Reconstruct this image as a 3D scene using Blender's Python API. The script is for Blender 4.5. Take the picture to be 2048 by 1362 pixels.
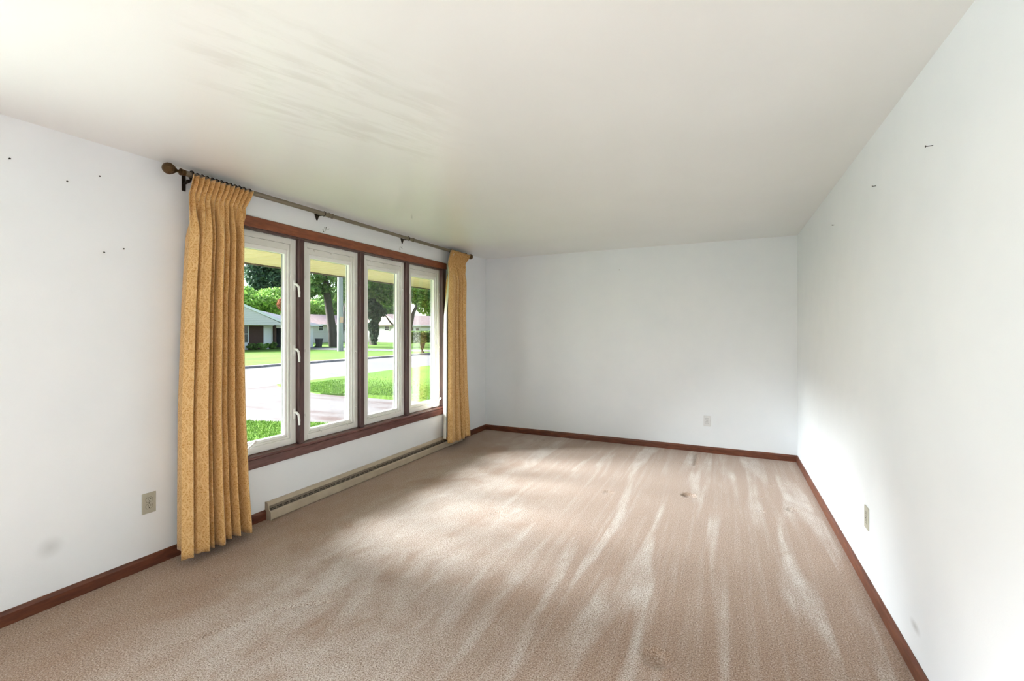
import bpy, bmesh, math, random
import numpy as np
from mathutils import Vector, Matrix

R = math.radians
for o in list(bpy.data.objects):
    bpy.data.objects.remove(o, do_unlink=True)
sc = bpy.context.scene
col = sc.collection

# ------------------------------------------------------------------ camera
CAM_H = 1.4067
cd = bpy.data.cameras.new('camera')
cam = bpy.data.objects.new('camera', cd)
col.objects.link(cam)
cd.sensor_width = 36.0
cd.lens = 902.0 / 2048 * 36.0
cd.shift_y = -18.3 / 2048
cd.clip_start = 0.05
cd.clip_end = 400
cam.location = (0, 0, CAM_H)
cam.rotation_euler = (R(90), 0, R(25.28))
sc.camera = cam

# ------------------------------------------------------------------ world, sun, fill lamp added behind the viewer
wd = bpy.data.worlds.new('world')
sc.world = wd
wd.use_nodes = True
wn = wd.node_tree.nodes
sky = wn.new('ShaderNodeTexSky')
sky.sky_type = 'NISHITA'
sky.sun_disc = False
sky.sun_elevation = R(38)
sky.sun_rotation = R(250)
sky.air_density = 1.0
sky.dust_density = 1.5
hs = wn.new('ShaderNodeHueSaturation')
hs.inputs['Saturation'].default_value = .9
wd.node_tree.links.new(sky.outputs[0], hs.inputs['Color'])
wd.node_tree.links.new(hs.outputs[0], wn['Background'].inputs[0])
wn['Background'].inputs[1].default_value = 0.25

SUN_DIR = Vector((0.86, 0.25, -0.44))          # direction the light travels
sl = bpy.data.lights.new('sun', 'SUN')
sl.energy = 19.5
sl.angle = R(31)
sl.color = (0.94, 0.975, 1.0)
sun = bpy.data.objects.new('sun', sl)
col.objects.link(sun)
sun.rotation_euler = SUN_DIR.to_track_quat('-Z', 'Y').to_euler()
sun.location = (-20, -15, 14)

XL, XR, YF, YB, CE = -3.113, 0.7055, 5.70, -2.6, 2.44
al = bpy.data.lights.new('rear_fill_lamp', 'AREA')  # added fill lamp, shines in through the added opening
al.shape = 'RECTANGLE'
al.size = 2.6
al.size_y = 1.75
al.energy = 82
al.color = (0.87, 0.945, 1.0)
alo = bpy.data.objects.new('rear_fill_lamp', al)
col.objects.link(alo)
alo.location = (XL - 1.15, -1.45, 1.05)
alo.rotation_euler = Vector((1, .9, .30)).to_track_quat('-Z', 'Y').to_euler()

vs = sc.view_settings
vs.view_transform = 'Standard'
vs.look = 'None'
vs.gamma = 1
vs.exposure = 1.04
vs.use_curve_mapping = False
sc.cycles.use_denoising = True
sc.cycles.use_adaptive_sampling = True
sc.cycles.adaptive_threshold = 0.06
sc.cycles.adaptive_min_samples = 24
sc.cycles.max_bounces = 8
sc.cycles.diffuse_bounces = 5
sc.cycles.glossy_bounces = 3
sc.cycles.transmission_bounces = 8
sc.cycles.transparent_max_bounces = 12
sc.cycles.sample_clamp_indirect = 8
sc.cycles.caustics_reflective = False
sc.cycles.caustics_refractive = False

# ------------------------------------------------------------------ helpers
def lin(r, g, b):
    f = lambda v: (v / 255 / 12.92) if v / 255 <= .04045 else ((v / 255 + .055) / 1.055) ** 2.4
    return (f(r), f(g), f(b), 1.0)


class Mat:
    """small node builder"""
    def __init__(s, name, rough=.5, spec=.5, metal=0.0, col=(.8, .8, .8, 1)):
        s.m = bpy.data.materials.new(name)
        s.m.use_nodes = True
        s.t = s.m.node_tree
        s.n = s.t.nodes
        s.p = s.n['Principled BSDF']
        s.p.inputs['Base Color'].default_value = col
        s.p.inputs['Roughness'].default_value = rough
        s.p.inputs['Specular IOR Level'].default_value = spec
        s.p.inputs['Metallic'].default_value = metal
        s._c = None

    def L(s, a, b):
        s.t.links.new(a, b)

    def coord(s, which='Object', scale=(1, 1, 1), rot=(0, 0, 0), loc=(0, 0, 0)):
        c = s.n.new('ShaderNodeTexCoord')
        m = s.n.new('ShaderNodeMapping')
        m.inputs['Scale'].default_value = scale
        m.inputs['Rotation'].default_value = rot
        m.inputs['Location'].default_value = loc
        s.L(c.outputs[which], m.inputs[0])
        return m.outputs[0]

    def geo(s, scale=(1, 1, 1), rot=(0, 0, 0), loc=(0, 0, 0)):
        c = s.n.new('ShaderNodeNewGeometry')
        m = s.n.new('ShaderNodeMapping')
        m.inputs['Scale'].default_value = scale
        m.inputs['Rotation'].default_value = rot
        m.inputs['Location'].default_value = loc
        s.L(c.outputs['Position'], m.inputs[0])
        return m.outputs[0]

    def geo_rot(s, rotz, scale=(1, 1, 1)):
        """texture space turned by rotz, then stretched along its own axes"""
        v = s.geo()
        n = v.node
        n.vector_type = 'TEXTURE'
        n.inputs['Rotation'].default_value = (0, 0, rotz)
        n.inputs['Scale'].default_value = scale
        return v

    def noise(s, vec, scale=5, detail=3, rough=.5, dist=0.0):
        n = s.n.new('ShaderNodeTexNoise')
        n.inputs['Scale'].default_value = scale
        n.inputs['Detail'].default_value = detail
        n.inputs['Roughness'].default_value = rough
        n.inputs['Distortion'].default_value = dist
        s.L(vec, n.inputs['Vector'])
        return n.outputs['Fac']

    def ramp(s, fac, stops, interp='LINEAR'):
        r = s.n.new('ShaderNodeValToRGB')
        r.color_ramp.interpolation = interp
        e = r.color_ramp.elements
        while len(e) < len(stops):
            e.new(.5)
        for i, (p, c) in enumerate(stops):
            e[i].position = p
            e[i].color = c if len(c) == 4 else (*c, 1)
        s.L(fac, r.inputs[0])
        return r.outputs[0]

    def mix(s, fac, a, b, mode='MIX'):
        n = s.n.new('ShaderNodeMix')
        n.data_type = 'RGBA'
        n.blend_type = mode
        for v, sock in ((fac, n.inputs[0]), (a, n.inputs[6]), (b, n.inputs[7])):
            if hasattr(v, 'is_output'):
                s.L(v, sock)
            else:
                sock.default_value = v
        return n.outputs[2]

    def math(s, op, a, b=0.0, c=0.0):
        n = s.n.new('ShaderNodeMath')
        n.operation = op
        for i, v in enumerate((a, b, c)):
            if hasattr(v, 'is_output'):
                s.L(v, n.inputs[i])
            else:
                n.inputs[i].default_value = v
        return n.outputs[0]

    def sep(s, vec):
        n = s.n.new('ShaderNodeSeparateXYZ')
        s.L(vec, n.inputs[0])
        return n.outputs

    def bump(s, h, strength=.2, dist=.01, normal=None):
        b = s.n.new('ShaderNodeBump')
        b.inputs['Strength'].default_value = strength
        b.inputs['Distance'].default_value = dist
        s.L(h, b.inputs['Height'])
        if normal is not None:
            s.L(normal, b.inputs['Normal'])
        s.L(b.outputs[0], s.p.inputs['Normal'])
        return b.outputs[0]

    def color(s, c):
        s.L(c, s.p.inputs['Base Color'])

    def rough(s, c):
        s.L(c, s.p.inputs['Roughness'])


class MB:
    """mesh builder: collects primitives into ONE mesh"""
    def __init__(s):
        s.v, s.f = [], []

    def add(s, vs_, fs_):
        k = len(s.v)
        s.v += [tuple(v) for v in vs_]
        s.f += [tuple(i + k for i in f) for f in fs_]
        return s

    def box(s, a, b):
        x0, y0, z0 = a
        x1, y1, z1 = b
        return s.add([(x0, y0, z0), (x1, y0, z0), (x1, y1, z0), (x0, y1, z0), (x0, y0, z1), (x1, y0, z1), (x1, y1, z1), (x0, y1, z1)],
                     [(0, 3, 2, 1), (4, 5, 6, 7), (0, 1, 5, 4), (1, 2, 6, 5), (2, 3, 7, 6), (3, 0, 4, 7)])

    def cbox(s, a, b, c=.003):
        """box with chamfered edges"""
        bm = bmesh.new()
        bmesh.ops.create_cube(bm, size=1)
        ctr = [(a[i] + b[i]) / 2 for i in range(3)]
        sz = [abs(b[i] - a[i]) for i in range(3)]
        for v in bm.verts:
            v.co = Vector([ctr[i] + v.co[i] * sz[i] for i in range(3)])
        bmesh.ops.bevel(bm, geom=bm.edges[:], offset=min(c, min(sz) * .45), segments=1, profile=.5, affect='EDGES')
        bm.verts.index_update()
        s.add([v.co[:] for v in bm.verts], [tuple(v.index for v in f.verts) for f in bm.faces])
        bm.free()
        return s

    def extrude(s, prof, axis, a, b, close=True):
        """closed 2D profile swept along an axis. axis 'y': prof=(x,z); 'x': prof=(y,z); 'z': prof=(x,y)"""
        def P(q, t):
            return {'y': (q[0], t, q[1]), 'x': (t, q[0], q[1]), 'z': (q[0], q[1], t)}[axis]
        n = len(prof)
        vs_ = [P(q, a) for q in prof] + [P(q, b) for q in prof]
        fs_ = [(i, (i + 1) % n, n + (i + 1) % n, n + i) for i in range(n)]
        if close:
            fs_ += [tuple(range(n - 1, -1, -1)), tuple(range(n, 2 * n))]
        return s.add(vs_, fs_)

    def tube(s, pts, radii, seg=12, caps=True):
        pts = [Vector(p) for p in pts]
        if not hasattr(radii, '__len__'):
            radii = [radii] * len(pts)
        k = len(s.v)
        up = Vector((0, 0, 1))
        for i, p in enumerate(pts):
            d = (pts[min(i + 1, len(pts) - 1)] - pts[max(i - 1, 0)]).normalized()
            u = d.cross(up)
            if u.length < 1e-3:
                u = d.cross(Vector((1, 0, 0)))
            u.normalize()
            w = u.cross(d).normalized()
            for j in range(seg):
                a = 2 * math.pi * j / seg
                s.v.append(tuple(p + (u * math.cos(a) + w * math.sin(a)) * radii[i]))
        for i in range(len(pts) - 1):
            for j in range(seg):
                s.f.append((k + i * seg + j, k + i * seg + (j + 1) % seg, k + (i + 1) * seg + (j + 1) % seg, k + (i + 1) * seg + j))
        if caps:
            s.f.append(tuple(k + j for j in range(seg - 1, -1, -1)))
            e = k + (len(pts) - 1) * seg
            s.f.append(tuple(e + j for j in range(seg)))
        return s

    def lathe(s, prof, axis_o, axis_d, seg=24, flute=None):
        """prof: (t along axis, radius); flute(t_index, angle)->radius factor"""
        o = Vector(axis_o)
        d = Vector(axis_d).normalized()
        u = d.orthogonal().normalized()
        w = d.cross(u)
        k = len(s.v)
        for i, (t, r) in enumerate(prof):
            for j in range(seg):
                a = 2 * math.pi * j / seg
                rr = r * (flute(i, a) if flute else 1)
                s.v.append(tuple(o + d * t + (u * math.cos(a) + w * math.sin(a)) * rr))
        for i in range(len(prof) - 1):
            for j in range(seg):
                s.f.append((k + i * seg + j, k + (i + 1) * seg + j, k + (i + 1) * seg + (j + 1) % seg, k + i * seg + (j + 1) % seg))
        s.f.append(tuple(k + j for j in range(seg)))
        e = k + (len(prof) - 1) * seg
        s.f.append(tuple(e + j for j in range(seg - 1, -1, -1)))
        return s

    def torus(s, c, axis, Rr, r, seg=20, sub=8, a0=0, a1=2 * math.pi):
        c = Vector(c)
        d = Vector(axis).normalized()
        u = d.orthogonal().normalized()
        w = d.cross(u)
        full = abs(a1 - a0 - 2 * math.pi) < 1e-4
        n = seg if full else seg + 1
        k = len(s.v)
        for i in range(n):
            a = a0 + (a1 - a0) * i / seg
            e = u * math.cos(a) + w * math.sin(a)
            for j in range(sub):
                b = 2 * math.pi * j / sub
                s.v.append(tuple(c + e * (Rr + r * math.cos(b)) + d * (r * math.sin(b))))
        for i in range(seg):
            i2 = (i + 1) % n
            for j in range(sub):
                s.f.append((k + i * sub + j, k + i2 * sub + j, k + i2 * sub + (j + 1) % sub, k + i * sub + (j + 1) % sub))
        return s

    def mesh(s, name, mat, smooth=False):
        me = bpy.data.meshes.new(name)
        me.from_pydata(s.v, [], s.f)
        if mat is not None:
            me.materials.append(mat.m if isinstance(mat, Mat) else mat)
        bm = bmesh.new()
        bm.from_mesh(me)
        bmesh.ops.recalc_face_normals(bm, faces=bm.faces)
        bm.to_mesh(me)
        bm.free()
        if smooth:
            for p in me.polygons:
                p.use_smooth = True
            try:
                me.set_sharp_from_angle(angle=R(38))
            except Exception:
                pass
        me.update()
        return me

    def build(s, name, mat, parent=None, smooth=False):
        o = bpy.data.objects.new(name, s.mesh(name, mat, smooth))
        col.objects.link(o)
        if parent is not None:
            o.parent = parent
            o.matrix_parent_inverse = Matrix.Translation(-parent.location)
        return o


def place(mesh, name, parent, loc=(0, 0, 0), rotz=0):
    """another object sharing the mesh data; loc in world"""
    o = bpy.data.objects.new(name, mesh)
    col.objects.link(o)
    o.location = loc
    o.rotation_euler = (0, 0, rotz)
    if parent is not None:
        o.parent = parent
        o.matrix_parent_inverse = Matrix.Translation(-parent.location)
    return o


def tag(o, label=None, cat=None, group=None, kind=None):
    if label:
        o['label'] = label
    if cat:
        o['category'] = cat
    if group:
        o['group'] = group
    if kind:
        o['kind'] = kind
    return o


def empty(name, loc=(0, 0, 0)):
    o = bpy.data.objects.new(name, None)
    o.empty_display_size = .1
    col.objects.link(o)
    o.location = loc
    return o


# ------------------------------------------------------------------ materials: room
def wall_material(name, smudges=()):
    m = Mat(name, rough=.42, spec=.5, col=lin(238, 239, 240))
    pos = m.geo()
    n = m.noise(pos, 2.2, 4, .55)
    c = m.ramp(n, [(.3, lin(233, 237, 241)), (.7, lin(238, 241, 244))])
    for (p, r, k, ey) in smudges:                       # old grubby touch marks
        mp = m.geo(loc=(-p[0], -p[1] / ey, -p[2]), scale=(1, 1 / ey, 1))
        ln = m.n.new('ShaderNodeVectorMath')
        ln.operation = 'LENGTH'
        m.L(mp, ln.inputs[0])
        f = m.math('MULTIPLY', m.math('SUBTRACT', 1.0, m.math('SMOOTH_MIN', m.math('DIVIDE', ln.outputs['Value'], r), 1.0, .25)), k)
        f = m.math('MAXIMUM', f, 0.0)
        c = m.mix(f, c, lin(120, 118, 112))
    m.color(c)
    bn = m.noise(pos, 150, 3, .6)
    m.bump(bn, .06, .004)
    m.rough(m.ramp(m.noise(pos, 6, 3), [(.3, (.36,) * 3), (.7, (.48,) * 3)]))
    return m


M = {}
M['wall'] = wall_material('white_wall_paint')
M['wall_l'] = wall_material('white_wall_paint_window_side', [((XL, 1.074, .304), .06, .28, 1.0)])
M['wall_r'] = wall_material('white_wall_paint_long_side', [((XR, 2.381, .195), .026, .45, 2.4)])

m = Mat('ceiling_paint', rough=.4, spec=.5)
pos = m.geo()
base = m.ramp(m.noise(pos, 1.4, 4), [(.3, lin(234, 235, 234)), (.7, lin(238, 239, 238))])
stv = m.noise(m.geo_rot(R(67), (1.0, .2, 1)), 2.6, 5, .62, .4)
mp = m.geo(loc=(1.6 / .95, -1.55 / 1.15, -CE), scale=(1 / .95, 1 / 1.15, 1))
ln = m.n.new('ShaderNodeVectorMath')
ln.operation = 'LENGTH'
m.L(mp, ln.inputs[0])
patch = m.ramp(m.math('ADD', ln.outputs['Value'], m.math('MULTIPLY', m.noise(pos, 2.5, 2), .6)), [(.55, (1,) * 3), (1.25, (0,) * 3)], 'EASE')
sk = m.math('MULTIPLY', m.ramp(stv, [(.46, (0,) * 3), (.62, (1,) * 3)]), patch)
m.color(m.mix(m.math('MULTIPLY', sk, .32), base, lin(204, 202, 196)))  # window sheen on the brush marks, painted as grey streaks
m.p.inputs['Roughness'].default_value = .3
m.bump(m.noise(pos, 150, 3, .6), .05, .004)
M['ceiling'] = m

m = Mat('stained_wood_trim', rough=.38, spec=.5)
vec = m.coord('Object', scale=(6, 1.2, 6))
n1 = m.noise(vec, 7, 5, .6, .4)
n2 = m.noise(m.coord('Object', scale=(60, 3, 60)), 4, 4, .6)
c = m.ramp(n1, [(.25, lin(72, 38, 26)), (.5, lin(104, 57, 38)), (.78, lin(132, 78, 52))])
c = m.mix(m.math('MULTIPLY', n2, .35), c, lin(58, 30, 22))
m.color(c)
m.bump(n2, .05, .002)
M['wood'] = m

m = Mat('dark_stained_mullion_wood', rough=.40, spec=.5)
n1 = m.noise(m.coord('Object', scale=(10, 10, 1.0)), 6, 5, .6, .3)
m.color(m.ramp(n1, [(.3, lin(66, 46, 46)), (.7, lin(94, 68, 66))]))  # stained wood with a purplish skylight reflection mixed into its colour
M['wood_v'] = m

m = Mat('reddish_head_casing_wood', rough=.36, spec=.5)
n1 = m.noise(m.coord('Object', scale=(6, 1.2, 6)), 7, 5, .6, .4)
m.color(m.ramp(n1, [(.25, lin(110, 58, 38)), (.55, lin(136, 76, 50)), (.8, lin(156, 94, 64))]))
M['wood_head'] = m

m = Mat('sill_wood', rough=.33, spec=.5)
n1 = m.noise(m.coord('Object', scale=(8, 1.0, 8)), 6, 5, .6, .4)
m.color(m.ramp(n1, [(.25, lin(76, 44, 42)), (.55, lin(106, 68, 64)), (.8, lin(128, 86, 80))]))  # purple of the reflected sky is part of this wood colour
M['wood_sill'] = m

m = Mat('white_vinyl', rough=.35, spec=.5)
m.color(m.ramp(m.noise(m.geo(), 3, 3), [(.3, lin(216, 216, 210)), (.7, lin(230, 230, 226))]))
M['vinyl'] = m
M['bead'] = Mat('white_glazing_bead', rough=.3, spec=.5, col=lin(240, 240, 238))
M['gasket'] = Mat('dark_gasket', rough=.7, col=lin(60, 62, 64))

m = Mat('window_glass', rough=0.0)
nt = m.t
for n in list(m.n):
    m.n.remove(n)
out = m.n.new('ShaderNodeOutputMaterial')
tr = m.n.new('ShaderNodeBsdfTransparent')
tr.inputs[0].default_value = (.97, .985, .98, 1)
gl = m.n.new('ShaderNodeBsdfGlossy')
gl.inputs['Roughness'].default_value = 0.0
fr = m.n.new('ShaderNodeFresnel')
fr.inputs[0].default_value = 1.45
mx = m.n.new('ShaderNodeMixShader')
sc_ = m.n.new('ShaderNodeMath')
sc_.operation = 'MULTIPLY'
sc_.inputs[1].default_value = .15
m.L(fr.outputs[0], sc_.inputs[0])
m.L(sc_.outputs[0], mx.inputs[0])
m.L(tr.outputs[0], mx.inputs[1])
m.L(gl.outputs[0], mx.inputs[2])
m.L(mx.outputs[0], out.inputs[0])
M['glass'] = m

M['brass'] = Mat('antique_brass', rough=.42, metal=.85, col=lin(92, 72, 48))
M['rod'] = Mat('taupe_metal_rod', rough=.38, metal=.55, col=lin(132, 122, 108))
M['dark_metal'] = Mat('dark_bronze', rough=.45, metal=.6, col=lin(48, 38, 30))
m = Mat('beige_enamel', rough=.42, spec=.5)
m.color(m.ramp(m.noise(m.geo(), 9, 4), [(.3, lin(170, 156, 136)), (.7, lin(186, 173, 152))]))
M['heater'] = m
M['heater_dark'] = Mat('taupe_enamel_channel', rough=.5, col=lin(116, 104, 90))
M['slot'] = Mat('dark_slot', rough=.8, col=lin(34, 28, 22))
M['plate'] = Mat('putty_plastic', rough=.35, col=lin(176, 173, 158))
M['plate_w'] = Mat('white_plastic', rough=.35, col=lin(222, 222, 222))
M['iron'] = Mat('nail_iron', rough=.5, metal=.7, col=lin(60, 58, 56))
M['chip'] = Mat('bare_plaster_chip', rough=.8, col=lin(108, 108, 106))

# carpet
m = Mat('beige_brown_carpet', rough=.95, spec=.1)
pos = m.geo()
# brushed pile: vacuum tracks, mostly along the length of the room, slightly wandering
px, py, _ = m.sep(pos)
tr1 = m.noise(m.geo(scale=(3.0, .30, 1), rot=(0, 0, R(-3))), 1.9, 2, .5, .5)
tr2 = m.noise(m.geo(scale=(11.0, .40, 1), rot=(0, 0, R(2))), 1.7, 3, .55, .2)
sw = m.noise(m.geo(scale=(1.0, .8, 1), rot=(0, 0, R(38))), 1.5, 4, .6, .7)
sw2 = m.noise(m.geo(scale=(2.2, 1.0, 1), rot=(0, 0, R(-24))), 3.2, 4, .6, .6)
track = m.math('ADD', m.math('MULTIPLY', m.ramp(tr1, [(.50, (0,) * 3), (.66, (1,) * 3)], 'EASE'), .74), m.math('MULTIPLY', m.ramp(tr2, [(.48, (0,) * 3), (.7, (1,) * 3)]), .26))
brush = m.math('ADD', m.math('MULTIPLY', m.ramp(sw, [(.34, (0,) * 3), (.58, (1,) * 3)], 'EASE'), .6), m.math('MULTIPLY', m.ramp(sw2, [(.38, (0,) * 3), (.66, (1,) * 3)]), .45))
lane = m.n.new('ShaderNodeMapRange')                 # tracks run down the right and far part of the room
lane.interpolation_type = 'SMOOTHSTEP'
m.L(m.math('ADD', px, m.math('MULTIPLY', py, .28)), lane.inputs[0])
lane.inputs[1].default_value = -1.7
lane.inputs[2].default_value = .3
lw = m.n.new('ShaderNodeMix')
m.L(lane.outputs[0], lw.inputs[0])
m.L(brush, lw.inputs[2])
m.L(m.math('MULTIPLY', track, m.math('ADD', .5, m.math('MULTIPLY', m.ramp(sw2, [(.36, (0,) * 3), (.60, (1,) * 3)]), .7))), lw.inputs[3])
edge = m.n.new('ShaderNodeMapRange')                 # painted shade: browner along the window wall, paler toward the window-lit centre
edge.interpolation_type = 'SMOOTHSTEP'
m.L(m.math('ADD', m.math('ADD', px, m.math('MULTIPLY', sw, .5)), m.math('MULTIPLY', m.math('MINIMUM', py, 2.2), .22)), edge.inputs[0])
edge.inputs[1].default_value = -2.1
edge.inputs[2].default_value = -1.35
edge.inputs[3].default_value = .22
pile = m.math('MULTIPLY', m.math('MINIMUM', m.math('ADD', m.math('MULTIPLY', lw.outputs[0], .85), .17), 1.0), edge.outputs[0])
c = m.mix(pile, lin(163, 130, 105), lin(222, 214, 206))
rows = m.n.new('ShaderNodeTexWave')                  # fine tuft rows
rows.inputs['Scale'].default_value = 22
rows.inputs['Distortion'].default_value = 1.2
rows.inputs['Detail'].default_value = 2
m.L(m.geo(scale=(1, .05, 1)), rows.inputs['Vector'])
c = m.mix(m.math('MULTIPLY', rows.outputs['Fac'], .12), c, lin(140, 108, 88))
tuft = m.noise(pos, 165, 2, .75)
tuft2 = m.noise(pos, 70, 3, .65)
c = m.mix(m.ramp(tuft, [(.32, (1,) * 3), (.56, (0,) * 3)]), c, lin(104, 78, 60))
c = m.mix(m.ramp(tuft, [(.54, (0,) * 3), (.80, (.6,) * 3)]), c, lin(234, 227, 221))
c = m.mix(m.math('MULTIPLY', m.ramp(tuft2, [(.35, (1,) * 3), (.6, (0,) * 3)]), .25), c, lin(132, 102, 82))
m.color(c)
h = m.math('ADD', m.math('MULTIPLY', tuft, .8), m.math('MULTIPLY', tuft2, .7))
nb = m.bump(h, .55, .007)
m.p.inputs['Sheen Weight'].default_value = .25
m.p.inputs['Sheen Roughness'].default_value = .5
m.p.inputs['Sheen Tint'].default_value = (1, .96, .93, 1)
M['carpet'] = m

# curtain damask (uses UV in metres along the cloth)
m = Mat('gold_damask', rough=.55, spec=.35)
uv = m.coord('UV')
wob = m.n.new('ShaderNodeTexNoise')
wob.inputs['Scale'].default_value = 26
wob.inputs['Detail'].default_value = 2
m.L(uv, wob.inputs['Vector'])
dv = m.n.new('ShaderNodeVectorMath')
dv.operation = 'MULTIPLY_ADD'
m.L(wob.outputs['Color'], dv.inputs[0])
dv.inputs[1].default_value = (.016, .016, 0)
m.L(uv, dv.inputs[2])
x, y, _ = m.sep(dv.outputs[0])
A, B = .092, .165
cu = m.math('COSINE', m.math('MULTIPLY', x, 2 * math.pi / A))
cv = m.math('COSINE', m.math('MULTIPLY', y, 2 * math.pi / B))
og = m.math('ADD', cu, cv)                                   # ogee lattice
line = m.math('SUBTRACT', 1.0, m.math('MINIMUM', m.math('MULTIPLY', m.math('ABSOLUTE', m.math('SUBTRACT', og, .15)), 3.0), 1.0))
med = m.math('SUBTRACT', 1.0, m.math('MINIMUM', m.math('MULTIPLY', m.math('ABSOLUTE', m.math('SUBTRACT', m.math('ABSOLUTE', og), 1.25)), 4.0), 1.0))
cu3 = m.math('COSINE', m.math('MULTIPLY', x, 6 * math.pi / A))
cv3 = m.math('COSINE', m.math('MULTIPLY', y, 10 * math.pi / B))
pet = m.math('SUBTRACT', 1.0, m.math('MINIMUM', m.math('MULTIPLY', m.math('ABSOLUTE', m.math('MULTIPLY', cu3, cv3)), 3.2), 1.0))
vor = m.n.new('ShaderNodeTexVoronoi')
vor.feature = 'DISTANCE_TO_EDGE'
vor.inputs['Scale'].default_value = 105
m.L(dv.outputs[0], vor.inputs['Vector'])
scroll = m.ramp(vor.outputs['Distance'], [(.03, (1,) * 3), (.14, (0,) * 3)])
pat = m.math('MAXIMUM', m.math('MULTIPLY', line, .8), m.math('MAXIMUM', m.math('MULTIPLY', med, .6), m.math('MAXIMUM', m.math('MULTIPLY', pet, .5), m.math('MULTIPLY', scroll, .65))))
c = m.mix(pat, lin(192, 142, 74), lin(242, 208, 152))
c = m.mix(m.math('MULTIPLY', m.noise(uv, 420, 2), .2), c, lin(160, 106, 48))
m.color(c)
m.rough(m.ramp(pat, [(0, (.62,) * 3), (1, (.42,) * 3)]))
m.bump(m.math('ADD', pat, m.noise(uv, 700, 2)), .12, .0015)
m.p.inputs['Sheen Weight'].default_value = .3
m.p.inputs['Sheen Roughness'].default_value = .4
M['damask'] = m
m = Mat('white_lining', rough=.8, col=lin(238, 234, 226))
M['lining'] = m

# ------------------------------------------------------------------ room shell
# window opening in the left wall
WY0, WY1, WZ0, WZ1 = 1.90, 4.60, .49, 2.16
TH = .17
RW = (-2.3, .3, .42, 2.17)                                        # unseen opening added for the fill lamp (beside and behind the viewer)
b = MB()
b.box((XL - TH, YB, 0), (XL, RW[0], CE)).box((XL - TH, RW[1], 0), (XL, WY0, CE))
b.box((XL - TH, RW[0], 0), (XL, RW[1], RW[2])).box((XL - TH, RW[0], RW[3]), (XL, RW[1], CE))
b.box((XL - TH, WY1, 0), (XL, YF + .15, CE))
b.box((XL - TH, WY0, 0), (XL, WY1, WZ0))
b.box((XL - TH, WY0, WZ1), (XL, WY1, CE))
wall_left = tag(b.build('wall_left', M['wall_l']), 'white painted wall with the wide four-part window', None, kind='structure')
tag(MB().box((XR, YB, 0), (XR + .12, YF + .12, CE)).build('wall_right', M['wall_r']), 'long blank white wall on the right', kind='structure')
tag(MB().box((XL, YF, 0), (XR, YF + .12, CE)).build('wall_far', M['wall']), 'white end wall at the far side of the room', kind='structure')
tag(MB().box((XL, YB - .14, 0), (XR, YB, CE)).build('wall_back', M['wall']), 'white wall behind the viewer', kind='structure')
tag(MB().box((XL - TH, YB - .14, CE), (XR + .12, YF + .15, CE + .12)).build('ceiling', M['ceiling']), 'off-white ceiling with brush streaks, their sheen painted in grey', kind='structure')

# carpet with furniture dents
NX, NY = 240, 520
xs = np.linspace(XL, XR, NX)
ys = np.linspace(YB, YF, NY)
X, Y = np.meshgrid(xs, ys)
Z = np.zeros_like(X)
rng = np.random.default_rng(3)
def dent(cx, cy, r, d, ex=1.0, rim=.25):
    q = np.sqrt(((X - cx) / (r * ex)) ** 2 + ((Y - cy) / r) ** 2)
    global Z
    Z = Z - d / (1 + np.exp((q - .85) * 14)) + d * rim * np.exp(-((q - 1.15) / .16) ** 2)
for a in [(-.265, 2.02, .062, .014), (-.279, 4.143, .06, .013), (-.919, 3.92, .045, .006), (.481, 4.155, .05, .008),
          (.268, 4.35, .03, .005), (.26, 4.02, .03, .005), (-2.2, 2.05, .035, .006), (-2.45, 2.45, .03, .006), (-1.6, 3.1, .04, .005),
          (-2.62, 1.62, .03, .006), (-2.05, 1.75, .03, .005), (.62, 4.3, .025, .005)]:
    dent(*a)
def groove(p, q, w, d):
    global Z
    p, q = np.array(p), np.array(q)
    e = q - p
    t = np.clip(((X - p[0]) * e[0] + (Y - p[1]) * e[1]) / (e @ e), 0, 1)
    r = np.hypot(X - p[0] - t * e[0], Y - p[1] - t * e[1])
    Z = Z - d * np.exp(-(r / w) ** 2)
groove((-2.16, 5.15), (-2.12, 5.46), .018, .010)
groove((-.285, 5.12), (-.29, 5.57), .018, .012)
groove((-2.1, 5.12), (-.3, 5.11), .014, .003)
groove((.15, 5.25), (.3, 5.5), .012, .004)
groove((.35, 4.72), (.62, 4.95), .012, .004)
groove((-2.05, 1.55), (-1.85, 1.72), .014, .006)
groove((-2.2, 1.22), (-2.1, 1.42), .012, .006)
me = bpy.data.meshes.new('floor')
vv = np.stack([X, Y, Z], -1).reshape(-1, 3)
i = np.arange(NX * (NY - 1)).reshape(NY - 1, NX)[:, :-1].reshape(-1)
ff = np.stack([i, i + 1, i + NX + 1, i + NX], -1)
me.from_pydata(vv.tolist(), [], ff.tolist())
me.polygons.foreach_set('use_smooth', [True] * len(me.polygons))
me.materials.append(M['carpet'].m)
floor = bpy.data.objects.new('floor', me)
col.objects.link(floor)
tag(floor, 'wall-to-wall beige brown carpet with vacuum tracks and furniture dents', kind='structure')

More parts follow.
